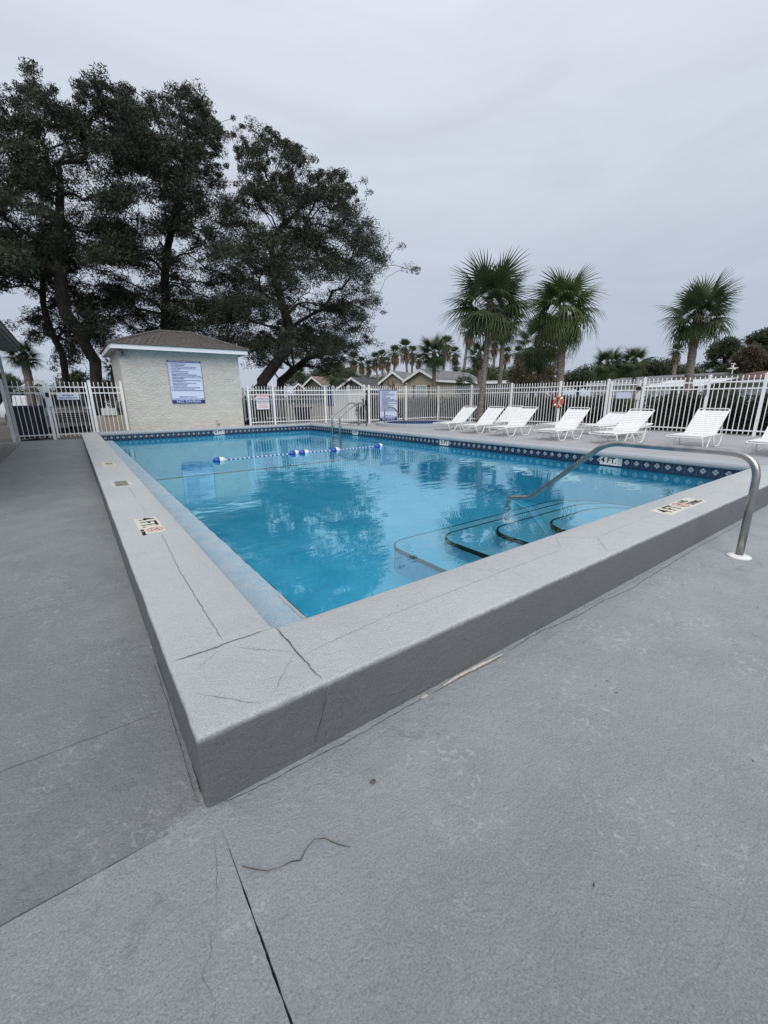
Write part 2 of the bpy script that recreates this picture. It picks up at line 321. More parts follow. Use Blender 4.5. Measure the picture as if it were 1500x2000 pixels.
# leave the pool basin open: ground is built as four strips
mb = MB()
for x0, x1, y0, y1 in ((-400, -12, -60, 600), (15, 500, -60, 600), (-12, 15, 15.5, 600), (-12, 15, -60, -12)):
    mb.quad((x0, y0, GZ), (x1, y0, GZ), (x1, y1, GZ), (x0, y1, GZ))
mb.build('ground', M['grass'], kind='structure')
mb = MB(); mb.prism([(-12, 15.02), (2.5, 15.02), (2.5, 60), (-40, 60), (-40, 15.02)], GZ-.05, GZ+.03); mb.build('parking_lot', M['asphalt'], kind='structure')

def slab_poly(pts, z, jit=.0015, step=.05, zf=None):
    out = []
    for i in range(len(pts)):
        a, b = Vector(pts[i]), Vector(pts[(i+1) % len(pts)]); L = (b-a).length; k = max(1, min(80, int(L/step)))
        nn = Vector((-(b-a).y, (b-a).x)).normalized()
        tt = [j/k for j in range(k)] if L < 5 else sorted({0.0} | {min(1, max(0, ((Vector((0, 0))-a).dot(b-a)/L**2)+(j*.012)/L)) for j in range(-110, 111)})
        for t_ in tt:
            if t_ >= 1: continue
            p = a.lerp(b, t_); q_ = Vector((p.x*60, p.y*60, 0)); p = p+nn*(1 if t_ else 0)*(jit*1.3*noise.noise(q_)+jit*1.5*noise.noise(q_*.25))
            if abs(p.x-.02) < .012 and -.7 < p.y < -.02: p.x = .02+(p.x-.02)*min(1, .12+(-p.y-.08)*2.2) if p.y < -.08 else .02+(p.x-.02)*.1
            if abs(p.y+.01) < .012 and -.5 < p.x < .0: p.y = -.01+(p.y+.01)*min(1, .15+max(0, -p.x-.06)*3)
            out.append((p.x, p.y))
    return out
def slab(name, pts, m, parent, z=lambda x, y: -HC, th=.05, **kw):
    poly = slab_poly(pts, 0); n = len(poly); b = MB()
    vs = [(x, y, z(x, y)) for x, y in poly]+[(x, y, z(x, y)-th) for x, y in poly]
    b.add(vs, [tuple(range(n))]+[((i+1) % n, i, n+i, n+(i+1) % n) for i in range(n)])
    return b.build(name, m, parent, **kw)
low = empty('pool_deck', (0, 0, 0), kind='structure')
zl = lambda x, y: -HC + max(0, y)*.0065
g = .0028
slab('deck_slab', [(.02+g, -12), (15, -12), (15, -.001), (.02+g, -.001)], M['deck'], low)
slab('deck_slab', [(-12, -12), (.02-g, -12), (.02-g, -.01-g), (-12, -.01-g)], M['deck'], low)
slab('deck_slab', [(-12, -.01+g), (-.001, -.01+g), (-.001, 15.0), (-12, 15.0)], M['deck_left'], low, zl)
mb = MB(); mb.box((1.5, 1.5, -.40), (27, 27, .01)) ; 
mb = MB()
for x0, x1, y0, y1 in ((-12, 15, -12, .1), (-12, .1, .1, 15.4)):
    mb.quad((x0, y0, -.36), (x1, y0, -.36), (x1, y1, -.36), (x0, y1, -.36))
mb.build('joint_bed', M['crack'], low)
# mortar patch that fills the joints at the curb's foot
pp = []
for i in range(26):
    w = 2*math.pi*i/26; r = .075*(1+.35*noise.noise(Vector((math.cos(w)*2, math.sin(w)*2, 3))))
    pp.append((-.025+r*math.cos(w)*1.25, -.035+r*math.sin(w)*.75, 0))
b = MB(); n_ = len(pp); vs = [(x, y, -HC+.0008) for x, y, _ in pp]+[(-.03+(x+.03)*.6, -.03+(y+.03)*.6, -HC+.004) for x, y, _ in pp]
b.add(vs, [(i, (i+1) % n_, n_+(i+1) % n_, n_+i) for i in range(n_)]+[tuple(range(n_, 2*n_))]); b.build('mortar_patch', M['deck'], low, smooth=True)

up = empty('upper_deck', (0, 0, 0), kind='structure')
mb = MB(); UZ = .0
mb.prism([(7.62, .0), (15, 0), (15, 15.3), (7.62, 15.3)], -.3, UZ)
mb.prism([(.42, 14.25), (7.62, 14.25), (7.62, 15.3), (.42, 15.3)], -.3, UZ)
mb.build('deck_slab', M['deck_up'], up)
mb = MB(); mb.prism([(7.3, -.0), (15, -.0), (15, -.004), (7.3, -.004)], -.28, -.03); mb.build('deck_riser', M['deck'], up)

# the raised curb round the near and left sides: separate lengths with open joints
curb = empty('pool_curb', (0, 0, 0), kind='structure')
def profile_run(a0, a1, axis, w, name='curb_length'):
    r = .013; pr = [(0, -HC-.03), (.0, -HC*.5), (0, -r)]
    for i in range(1, 6):
        t = math.pi/2*i/5; pr.append((r-r*math.cos(t), -r+r*math.sin(t)))
    pr += [(w*.5, .001), (w-.012, 0), (w-.004, -.003), (w, -.012), (w, -.30)]
    ks = max(2, int((a1-a0)/.12)); b = MB(); n = len(pr)
    for i in range(ks+1):
        a = a0+(a1-a0)*i/ks
        for (x, z) in pr:
            wv = .0035*noise.noise(Vector((a*3, x*9, z*9)))+.002*noise.noise(Vector((a*14, x*20, z*20)))
            p = (x+wv*(1 if x < w*.9 else .3), a, z+wv*.5)
            b.v.append(p if axis == 'y' else (a, p[0], p[2]))
    for i in range(ks):
        for j in range(n-1):
            f = (i*n+j, i*n+j+1, (i+1)*n+j+1, (i+1)*n+j); b.f.append(f if axis == 'x' else f[::-1]); b.m.append(0)
    c0, c1 = [b.v[j] for j in range(n)], [b.v[ks*n+j] for j in range(n)]
    b.add(c0, [tuple(range(n))]); b.add(c1, [tuple(range(n))])
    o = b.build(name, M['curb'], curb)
    o.data.polygons.foreach_set('use_smooth', [True]*(len(o.data.polygons)-2)+[False]*2)
ys = [.4485, 3.52, 4.56, 6.2, 7.8, 9.4, 11.0, 12.6, 14.2, 15.05]
for a, c in zip(ys, ys[1:]): profile_run(a+.0007, c-.0007, 'y', WL)
xs = [.4190, 2.52, 3.36, 5.2, 6.6, 8.0]
for a, c in zip(xs, xs[1:]): profile_run(a, c, 'x', WN)
core = MB(); core.box((WL/2, 7.55, -.17), (WL-.03, 15, .325)); core.box((4.2, WN/2, -.17), (8.3, WN-.012, .325)); core.box((.6, WN/2, -.17), (.9, WN-.005, .30)); core.build('curb_core', M['curb'], curb)
b = MB(); b.box((WL/2, WN/2, (-HC-.03)/2), (WL+.001, WN+.001, HC+.03)); me = b.mesh('curb_length', M['curb']); bm = bmesh.new(); bm.from_mesh(me)
ed = [e for e in bm.edges if all(v.co.z > -.01 for v in e.verts) and (all(v.co.x < .01 for v in e.verts) or all(v.co.y < .01 for v in e.verts))]
ed += [e for e in bm.edges if all(v.co.x < .01 and v.co.y < .01 for v in e.verts)]
bmesh.ops.bevel(bm, geom=ed, offset=.014, segments=4, affect='EDGES', profile=.5)
bmesh.ops.subdivide_edges(bm, edges=[e for e in bm.edges if e.calc_length() > .1], cuts=5, use_grid_fill=True)
for v in bm.verts: v.co += Vector((noise.noise(v.co*9), noise.noise(v.co*9+Vector((5, 0, 0))), .5*noise.noise(v.co*11)))*.004
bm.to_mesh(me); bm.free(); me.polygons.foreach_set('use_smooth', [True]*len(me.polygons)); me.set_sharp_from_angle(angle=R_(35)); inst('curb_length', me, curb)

# cracks: jagged, tapering ribbons of dirt a millimetre proud
def ribbon(name, pts, w, m, parent, z=0, jit=.006, vertical=None, seg=.012):
    P = []
    for i in range(len(pts)-1):
        a, c = Vector(pts[i]), Vector(pts[i+1]); k = max(2, int((c-a).length/seg))
        P += [a.lerp(c, j/k) for j in range(k)]
    P.append(Vector(pts[-1])); n = len(P); vs = []
    for i, p in enumerate(P):
        t = (P[min(i+1, n-1)]-P[max(i-1, 0)]).normalized(); q = Vector((-t.y, t.x)) if len(p) == 2 else None
        if 0 < i < n-1: p = p+q*(jit*noise.noise(Vector((p.x*23, p.y*23, 1.7+w*900)))+jit*.5*noise.noise(Vector((p.x*90, p.y*90, 5))))
        ww = w*(.45+.9*abs(noise.noise(Vector((p.x*31, p.y*31, 9)))))*min(1, (i+.4)/5, (n-i-.6)/5)
        vs.append((p+q*ww, p-q*ww))
    b = MB()
    for a, c in vs:
        for p in (a, c): b.v.append((p.x, p.y, z) if vertical is None else vertical(p))
    for i in range(n-1): b.f.append((2*i, 2*i+1, 2*i+3, 2*i+2)); b.m.append(0)
    return b.build(name, m, parent)
ct = .0028
for pts, w, m in [
    ([(.255, 2.2), (.22, 1.39), (.212, .47)], .0016, 'crack'), ([(.255, 3.4), (.25, 2.85)], .0013, 'crack_soft'), ([(.25, 4.4), (.25, 3.7)], .0016, 'crack'),
    ([(.06, .33), (.19, .43)], .0009, 'crack_soft'), ([(.235, .405), (.40, .245)], .0010, 'crack'), ([(.04, .215), (.21, .02)], .0010, 'crack'),
    ([(.405, .215), (.25, .04)], .0009, 'crack_soft'), ([(.44, .19), (.83, .23), (1.36, .235), (1.79, .24), (2.3, .235)], .0010, 'crack_soft'),
    ([(2.5, .40), (2.72, .22), (2.50, .03)], .0012, 'crack'), ([(2.30, .235), (2.5, .40)], .0009, 'crack_soft'), ([(2.72, .22), (3.34, .235)], .0010, 'crack_soft'),
    ([(3.38, .40), (3.40, .03)], .0010, 'crack_soft'), ([(3.4, .235), (5.1, .23)], .0010, 'crack_soft'), ([(1.55, .43), (1.75, .2), (1.72, .05)], .0008, 'crack_soft')]:
    ribbon('crack', pts, w, M[m], curb, ct)
ribbon('crack', [(.426, .445), (.428, .30), (.423, .15), (.426, .012)], .0042, M['crack_soft'], curb, ct+.0003, jit=.006)
ribbon('crack', [(.428, .42), (.427, .30), (.425, .12)], .0014, M['crack'], curb, ct+.0012, jit=.008)
ribbon('crack', [(.012, .452), (.15, .449), (.28, .455), (.41, .451)], .0038, M['crack_soft'], curb, ct+.0003, jit=.006)
ribbon('crack', [(.02, .452), (.2, .452), (.3, .455)], .0010, M['crack'], curb, ct+.0012, jit=.006)
cw = lambda p: (p.x, -.0052, p.y)
ribbon('crack', [(.428, -.02), (.425, -.08), (.40, -.15), (.365, -.25)], .0013, M['crack'], curb, vertical=cw, jit=.004)
dz = -HC+.0012
ribbon('crack', [(.0, -.012), (.05, -.006), (.1, -.012), (.2, -.02), (.34, -.026), (.55, -.032), (.76, -.028), (.89, -.03)], .0018, M['crack'], low, dz)
ribbon('crack', [(.92, -.03), (1.08, -.028), (1.25, -.036), (1.41, -.04)], .0026, M['crack'], low, dz)
ribbon('crack', [(1.43, -.03), (1.6, -.02), (1.74, -.016), (1.8, -.03), (2.07, -.05), (2.3, -.045), (2.67, -.07), (3.2, -.055), (3.9, -.04), (5, -.05)], .0022, M['crack'], low, dz)
ribbon('crack', [(1.95, -.05), (2.1, -.025), (2.6, -.03), (3.4, -.02)], .0014, M['crack_soft'], low, dz)
ribbon('crack', [(-.02, .03), (-.018, .3), (-.012, .6), (-.016, .95), (-.012, 1.6), (-.02, 2.6)], .0012, M['crack'], low, -HC+.006, jit=.004)
ribbon('crack', [(-1.6, .56), (-.7, .57), (-.31, .56), (-.03, .55)], .0020, M['crack_soft'], low, -HC+.0055)
ribbon('crack', [(-.9, 1.9), (-.5, 1.95), (-.06, 1.9)], .0012, M['crack_soft'], low, -HC+.0135)
ribbon('crack', [(.0, -.07), (-.01, -.14), (-.03, -.22), (-.05, -.3)], .0008, M['crack_soft'], low, dz)
for pts in ([(-.05, -.3), (-.10, -.40), (-.12, -.50)], [(1.62, -.05), (1.75, -.09), (1.82, -.07)]):
    ribbon('crack', pts, .0006, M['crack_soft'], low, dz, jit=.02)
ribbon('crack', [(-1.2, 3.6), (-.6, 3.62), (-.05, 3.58)], .0015, M['crack_soft'], low, -HC+.026)
ribbon('crack', [(-1.4, 6.8), (-.6, 6.8), (-.05, 6.8)], .002, M['crack_soft'], low, -HC+.047)
b = MB(); b.tube([(.99, -.022, -HC+.002), (1.08, -.018, -HC+.004), (1.25, -.024, -HC+.004), (1.40, -.03, -HC+.002)], [.002, .007, .008, .002], 6); b.build('mortar_strip', M['chip'], low)
b = MB(); b.lathe([(.0, 0), (.012, .002), (.004, .005)], (.885, -.022, -HC), 7, sx=1.6); b.build('mortar_chip', M['chip'], low)

# ------------------------------------------------------------------ pool basin, coping, tile frieze, steps
pool = empty('swimming_pool', (0, 0, 0), kind='structure')
X0, Y0 = WL+.005, WN+.005; FZ, FD = -1.15, -1.45
b = MB()
prof = [(Y0, FZ), (11.75, FZ-.03), (12.8, FD), (PY, FD)]
for i in range(3):
    (ya, za), (yb, zb) = prof[i], prof[i+1]
    b.quad((X0, ya, za), (PX, ya, za), (PX, yb, zb), (X0, yb, zb))
b.quad((PX, Y0, -2), (PX, PY, -2), (PX, PY, -.19), (PX, Y0, -.19)); b.quad((X0, PY, -2), (PX, PY, -2), (PX, PY, -.19), (X0, PY, -.19))
b.quad((X0, Y0, -2), (PX, Y0, -2), (PX, Y0, -.014), (X0, Y0, -.014))
b.build('basin', M['floor'], pool)
b = MB(); b.box((3.9, 11.70, FZ-.02), (6.8, .05, .03)); b.build('slope_line_tile', M['black'], pool)
# ledge of plaster between left curb and water
b = MB(); ks = 170; XL = WL+LED
for i in range(ks+1):
    y = Y0+(PY-Y0)*i/ks
    for j, x in enumerate((WL-.01, WL+.1, WL+.2, XL-.012, XL, XL)):
        zz = (-.197, -.198, -.2, -.203, -.209, -2)[j]; nn = noise.noise(Vector((x*8, y*8, 0)))
        b.v.append((x+(nn*.006 if j >= 3 else 0), y, zz+nn*.0035))
for i in range(ks):
    for j in range(5): b.f.append((i*6+j, i*6+j+1, (i+1)*6+j+1, (i+1)*6+j)); b.m.append(0)
b.build('plaster_ledge', [M['ledge']], pool, smooth=False)
ribbon('waterline_crust', [(XL+.001, Y0+.02), (XL+.001, 2.2), (XL+.001, 4.2), (XL, PY-.1)], .004, M['crack'], pool, -.2085, jit=.004, seg=.03)
ribbon('waterline_stain', [(XL-.025, .60), (XL-.02, .75), (XL-.022, .95), (XL-.018, 1.2)], .011, M['rust'], pool, -.1985, jit=.008, seg=.02)
# bullnose coping on far and right sides
def coping(axis, fixed, a0, a1, sgn, joints, name='coping_stone'):
    pts = [(-.034, -.052), (-.05, -.03), (-.052, .0), (-.04, .026), (-.015, .042), (.03, .048), (.15, .042), (.27, .02), (.345, .0005), (.345, -.06), (0, -.06)]
    cuts = np.linspace(a0, a1, joints+1)
    for c0, c1 in zip(cuts, cuts[1:]):
        b = MB(); n = len(pts); vs = []
        for a in (c0+.0015, c1-.0015):
            for d, z in pts: vs.append((fixed+d, a, z) if axis == 'y' else (a, fixed+d, z))
        b.add(vs, [(j, (j+1) % n, n+(j+1) % n, n+j) for j in range(n)]+[tuple(range(n)), tuple(range(2*n-1, n-1, -1))])
        bm = bmesh.new(); me = b.mesh(name, M['coping']); bm.from_mesh(me); bmesh.ops.recalc_face_normals(bm, faces=bm.faces); bm.to_mesh(me); bm.free()
        inst(name, me, pool)
coping('y', PX, WN-.02, PY, 1, 9); coping('x', PY, WL+.002, PX+.34, 1, 6)
# frieze tiles with a diamond motif, one object per tile
TS = .1545; TZ = -.042-.0775
def tile_mesh():
    b = MB(); s = (TS-.006)/2
    b.box((0, 0, 0), (2*s, .008, 2*s), m=0)
    def dia(r0, r1, y, cx=0, cz=0):
        for k in range(4):
            w0, w1 = k*math.pi/2, (k+1)*math.pi/2
            P = lambda r, w: (cx+r*math.cos(w), y, cz+r*math.sin(w))
            b.quad(P(r0, w0), P(r1, w0), P(r1, w1), P(r0, w1), 1)
    dia(.036, .043, -.0046)
    for cx, cz in ((.018, 0), (-.018, 0), (0, .018), (0, -.018)): dia(.0, .011, -.0046, cx, cz)
    return b.mesh('frieze_tile', [M['navy'], M['motif']])
tm = tile_mesh()
sign_y = [(2.37, '4 FT.'), (6.44, '5 FT'), (10.6, '6 FT')]; sign_x = [(3.83, '8 FT')]
b = MB(); b.box((PX-.006, (Y0+PY)/2, -.125), (.008, PY-Y0, .175)); b.box(((X0+PX)/2, PY-.006, -.125), (PX-X0, .008, .175)); b.build('grout_bed', M['grout'], pool)
def near_sign(v, lst): return any(abs(v-s) < .16 for s, _ in lst)
y = PY-.02-TS/2
while y > Y0+.05:
    if not near_sign(y, sign_y): inst('frieze_tile', tm, pool, (PX-.0125, y, TZ), (0, 0, -math.pi/2))
    y -= TS
x = PX-.02-TS/2
while x > X0+.02:
    if not near_sign(x, sign_x): inst('frieze_tile', tm, pool, (x, PY-.0125, TZ))
    x -= TS
trim = MB()
for k in range(int((PY-Y0)/TS)): trim.box((PX-.0125, PY-.02-(k+.5)*TS, -.207), (.008, TS-.004, .026))
for k in range(int((PX-X0)/TS)): trim.box((PX-.02-(k+.5)*TS, PY-.0125, -.207), (TS-.004, .008, .026))
trim.build('trim_tiles', M['navy'], pool, kind='stuff')
def depth_tile(s, loc, rz):
    t = empty('depth_tile', loc, rz); t.parent = pool; t.name = 'depth_tile'
    b = MB(); b.box((0, 0, 0), (.30, .009, TS-.006)); b.build('plate', M['whitetile'], t)
    o = inst('lettering', text_mesh(s, .13, M['black'], wide=1.0, bold=.003), t, (0, -.006, .002), (math.pi/2, 0, 0))
for yy, s in sign_y: depth_tile(s, (PX-.0125, yy, TZ), -math.pi/2)
for xx, s in sign_x: depth_tile(s, (xx, PY-.0125, TZ), 0)
# steps: four nested treads with black nosing
def step_outline(x0, x1, y1, r):
    o = [(x0, Y0)]
    for i in range(8):
        t = math.pi-math.pi/2*i/7; o.append((x0+r+r*math.cos(t), y1-r+r*math.sin(t)))
    R2 = r*2.2
    for i in range(10):
        t = math.pi/2-math.pi/2*i/9; o.append((x1-R2+R2*math.cos(t), y1-R2*.8+R2*.8*math.sin(t)))
    o.append((x1, Y0)); return o
for (x0, x1, y1, z) in ((2.84, 7.0, 2.93, -.84), (3.22, 6.55, 2.40, -.68), (3.52, 5.95, 1.87, -.52), (3.75, 5.25, 1.34, -.36)):
    o = step_outline(x0, x1, y1, .30); b = MB(); b.prism(o, z-.5, z); st = b.build('step', M['step'], pool)
    b = MB(); n = len(o); cx, cy = (x0+x1)/2, Y0
    for (dz_, off) in ((-.038, .006), (.003, .006), (.003, -.018)):
        for i, (px, py) in enumerate(o):
            a_, c_ = Vector(o[max(i-1, 0)]), Vector(o[min(i+1, n-1)]); t = (c_-a_).normalized(); nn = Vector((-t.y, t.x))
            b.v.append((px+nn.x*off, max(Y0, py+nn.y*off), z+dz_))
    for k in range(2):
        for i in range(n-1): b.f.append((k*n+i, k*n+i+1, (k+1)*n+i+1, (k+1)*n+i)); b.m.append(0)
    b.build('nosing', M['nosing'], st)
b = MB(); b.quad((XL-.004, Y0-.004, WZ), (PX-.001, Y0-.004, WZ), (PX-.001, PY-.001, WZ), (XL-.004, PY-.001, WZ)); b.build('pool_water', M['water'], kind='structure')

# signs set flat in the curb
def flat_sign(name, c, L, W, rz, label, parts, group=None):
    t = empty(name, c, rz, label, 'sign', group)
    bevel = MB(); bevel.box((0, 0, .002), (L, W, .004)); bevel.build('plate', M['cream'], t)
    for s, size, px, py, m, wd in parts: inst('lettering', text_mesh(s, size, M[m], wide=wd, bold=.0012), t, (px, py, .0048))
    return t
def no_dive(parent, c, r):
    b = MB(); n = 28; vs = []
    for k in range(n):
        w = 2*math.pi*k/n
        for rr in (r, r*.86): vs.append((c[0]+rr*math.cos(w), c[1]+rr*math.sin(w), .0053))
    b.add(vs, [(2*k, 2*((k+1) % n), 2*((k+1) % n)+1, 2*k+1) for k in range(n)])
    b.box((c[0], c[1], .0052), (r*1.75, r*.13, .0006), math.pi/4, 0)
    b.build('red_ring', M['red'], parent)
    b = MB(); b.box((c[0]-.1*r, c[1]+.12*r, .0049), (r*.9, r*.16, .0006), -.7); b.box((c[0]+.25*r, c[1]+.42*r, .0049), (r*.24, r*.24, .0006), .3); b.box((c[0], c[1]-.45*r, .0049), (r*1.1, r*.07, .0006))
    b.build('diver_figure', M['black'], parent)
s1 = flat_sign('depth_marker', (.215, 2.54, 0), .49, .165, -math.pi/2, 'cream depth marker reading 4 FT on the left curb nearest the near corner',
    [('4 FT.', .165, -.08, .0, 'black', .92), ('NO DIVING', .035, .2, -.066, 'black', .9)])
no_dive(s1, (.165, .02), .055)
s2 = flat_sign('depth_marker', (4.17, .22, 0), .80, .17, 0, 'long cream depth marker reading 4 FT NO DIVING on the near curb by the handrail',
    [('4 FT', .165, -.21, .0, 'black', .95), ('NO', .085, .20, .035, 'black', 1), ('DIVING', .085, .25, -.04, 'black', .85)])
no_dive(s2, (.04, 0), .065)
flat_sign('depth_marker', (.20, 6.64, 0), .50, .17, -math.pi/2, 'worn cream depth marker reading 6 FT, broken at its edges, farther up the left curb', [('6 FT', .13, -.04, 0, 'black', .9)])
# empty marker recess with white end caps and missing tiles
t = empty('depth_marker', (.205, 4.70, 0), 0, 'dark marker recess with only its two white end tiles left, on the left curb', 'sign')
b = MB(); b.box((0, 0, .0018), (.13, .33, .003)); b.build('bare_bed', tex(mat('dirty_bed', (.2, .2, .15), .9), (.12, .12, .08), (.28, .27, .2), 20, 4), t)
for s in (-1, 1):
    b = MB(); b.box((s*.085, 0, .003), (.035, .31, .005)); b.build('end_tile', M['whitetile'], t)
t = empty('depth_marker', (.20, 9.97, 0), 0, 'farthest small white tile remnant on the left curb near the gate', 'sign')
for k in range(6):
    b = MB(); b.box((-.09+k*.035, .14*math.sin(k*2.3), .002+k*.0003), (random.uniform(.02, .05), random.uniform(.05, .10), .004), random.random()); b.build('tile_scrap', M['whitetile'], t)
t = empty('tile_pair', (.20, 8.35, 0), 0, 'pair of small white tiles joined by a crack on the left curb', 'tile')
for s in (-1, 1):
    b = MB(); b.box((s*.08, 0, .002), (.03, .07, .004)); b.build('tile', M['whitetile'], t)

# litter on the deck
b = MB(); tw = [(.034, -.232), (.06, -.262), (.085, -.285), (.12, -.297), (.15, -.30), (.17, -.312), (.195, -.295), (.225, -.285), (.25, -.30), (.275, -.34), (.30, -.365)]
b.tube([(x, y, -HC+.004+.002*math.sin(i)) for i, (x, y) in enumerate(tw)], [.0011+.0005*math.sin(i*1.7) for i in range(len(tw))], 6)
b.build('twig', M['boots'], label='thin curved brown twig lying on the near grey deck', cat='twig')
b = MB(); b.lathe([(0, 0), (.006, .002), (.008, .006), (.003, .009)], (.47, -.232, -HC), 6, sx=1.5); b.build('dead_leaf', M['boots'], label='small crumpled brown leaf lying on the deck below the curb', cat='leaf')
specks = [(1000+430*.33, 1150+105*.33), (1140, 1256), (1203, 1353), (1470, 1487), (1186, 1331), (1160, 1730), (1480, 1188), (275, 1029)]
b = MB()
for i, (u, v) in enumerate(specks):
    d = ray(u, v); k = (-HC-CAM[2])/d.z; x, y = CAM[0]+d.x*k, CAM[1]+d.y*k
    w = i*1.3; L = .004+.004*random.random(); b.tube([(x-L*math.cos(w), y-L*math.sin(w), -HC+.002), (x, y, -HC+.003), (x+L*math.cos(w+.5), y+L*math.sin(w+.5), -HC+.002)], .0013, 5)
b.build('deck_litter', M['crack'], label='tiny dark twigs and bits scattered over the deck', cat='litter', kind='stuff')

# ------------------------------------------------------------------ handrails
def smooth_path(pts, r, seg=6):
    pts = [Vector(p) for p in pts]; out = [pts[0]]
    for i in range(1, len(pts)-1):
        a, p, c = pts[i-1], pts[i], pts[i+1]; rr = r[i-1] if isinstance(r, list) else r
        d0, d1 = (a-p), (c-p); k = min(rr, d0.length*.49, d1.length*.49); A, B = p+d0.normalized()*k, p+d1.normalized()*k
        for j in range(seg+1):
            t = j/seg; out.append(A.lerp(p, t).lerp(p.lerp(B, t), t))
    out.append(pts[-1]); return out
rail = empty('handrail', (3.95, -.31, -HC), 0, 'stainless steel handrail bent over the near curb down to the pool steps', 'handrail')
P = smooth_path([(3.945, -.315, -HC), (3.965, -.305, .535), (3.97, .84, .535), (3.975, 1.62, -.15), (3.985, 1.93, -.215), (3.99, 1.94, -.50)], [.20, .13, .06, .05], 9)
b = MB(); b.tube([Vector(p)-rail.location for p in P], .0265, 16); b.build('rail_tube', M['steel'], rail, smooth=True)
for c in ((3.945, -.315, -HC), (3.99, 1.94, -.52)):
    b = MB(); b.lathe([(.078, 0), (.078, .008), (.06, .017), (.03, .02)], Vector(c)-rail.location, 24); b.build('flange', M['whiteplastic'], rail, smooth=False)
ladder = empty('pool_ladder', (7.3, 11.7, 0), 0, 'pair of stainless ladder rails arching over the right pool edge by the far corner', 'ladder')
for yy in (11.96, 11.43):
    P = smooth_path([(7.19, yy, -.75), (7.19, yy, .36), (7.95, yy, .82), (8.25, yy, .76), (8.30, yy, .0)], [.09, .16, .12], 6)
    b = MB(); b.tube([Vector(p)-ladder.location for p in P], .026, 10); b.build('grab_rail', M['steel'], ladder, smooth=True)
    b = MB(); b.tube([(7.19-7.3, yy-11.7, .12), (8.29-7.3, yy-11.7, .12)], .02, 8); b.build('lower_bar', M['steel'], ladder, smooth=True)
for z in (-.3, -.55):
    b = MB(); b.box((-.11, 0, z), (.08, .5, .025)); b.build('tread', M['whiteplastic'], ladder)

# lane rope
rope = empty('float_rope', (4, 7.45, WZ), 0, 'blue and white float rope lying across the pool water', 'rope')
fl = [(2.08, 7.44), (3.71, 7.50), (3.93, 7.46), (4.71, 7.42), (5.98, 7.45)]
fm = MB(); prof_ = [(.011, -.125), (.04, -.10), (.058, -.055), (.062, 0)]
fm.lathe(prof_, n=16, axis='x', m=0); fm.lathe([(r, -z) for r, z in prof_[::-1]], n=16, axis='x', m=1)
fme = fm.mesh('float', [M['bluefloat'], M['whiteplastic']], True)
for (x, y) in fl: inst('float', fme, rope, (x-4, y-7.45, .015), (0, 0, random.uniform(-.15, .15)))
b = MB(); x = 2.2; k = 0
def ropey(x):
    for (xa, ya), (xb, yb) in zip(fl, fl[1:]):
        if xa <= x <= xb: return ya+(yb-ya)*(x-xa)/(xb-xa)+.03*math.sin((x-xa)/(xb-xa)*math.pi)
    return fl[-1][1]
while x < 5.9:
    b.tube([(x-4, ropey(x)-7.45, .008), (x+.045-4, ropey(x+.045)-7.45, .008)], .010, 6, m=k % 2); x += .047; k += 1
b.build('cord', [M['whiteplastic'], M['bluefloat']], rope)

# ------------------------------------------------------------------ loungers
LW = .56
def arc_bar(b, pts, r=.013): b.tube(smooth_path(pts, .05, 4), r, 7)
strap_me = (lambda b: (b.box((0, 0, 0), (.046, LW+.01, .004)), b.mesh('strap', M['vinyl']))[1])(MB())
def make_lounger(back_deg, label, loc, rz):
    t = empty('lounge_chair', (*loc, 0), rz, label, 'lounge chair', 'white strap lounge chairs on the upper deck')
    z = .225; h = LW/2
    b = MB(); arc_bar(b, [(1.30, -h, z-.02), (.75, -h, z), (.02, -h, z), (-.02, -h, z-.02), (-.02, h, z-.02), (.02, h, z), (.75, h, z), (1.30, h, z-.02)])
    b.tube([(1.29, -h, z-.02), (1.29, h, z-.02)], .011, 6); b.build('frame', M['framew'], t, smooth=True)
    for s in (-1, 1):
        for (a0, a1, a2, a3) in ((.05, .14, .34, .46), (.62, .72, .98, 1.12)):
            b = MB(); arc_bar(b, [(a0, s*h, z-.01), (a1, s*(h+.01), .013), (a2, s*(h+.01), .013), (a3, s*h, z-.01)], .0125); b.build('leg', M['framew'], t, smooth=True)
    th = R_(back_deg); hx = .79; L = .74; ex, ez = hx+L*math.cos(th), z+L*math.sin(th)
    bk = MB(); arc_bar(bk, [(hx, -h+.02, z), (ex, -h+.02, ez), (ex, h-.02, ez), (hx, h-.02, z)], .013); bf = bk.build('back_frame', M['framew'], t, smooth=True)
    if back_deg > 8:
        for s in (-1, 1):
            b = MB(); b.tube([(hx+L*.5*math.cos(th), s*(h-.03), z+L*.5*math.sin(th)), (1.22, s*(h-.03), z-.02)], .008, 6); b.build('back_brace', M['framew'], t)
    for k in range(13): inst('strap', strap_me, t, (.04+k*.0575, 0, z+.012-.004*math.sin(k/12*math.pi)))
    for k in range(12):
        d = .03+k*.0555; inst('strap', strap_me, t, (hx+d*math.cos(th)-.012*math.sin(th), 0, z+d*math.sin(th)+.012*math.cos(th)), (0, -th, 0), (1, .92, 1))
    return t
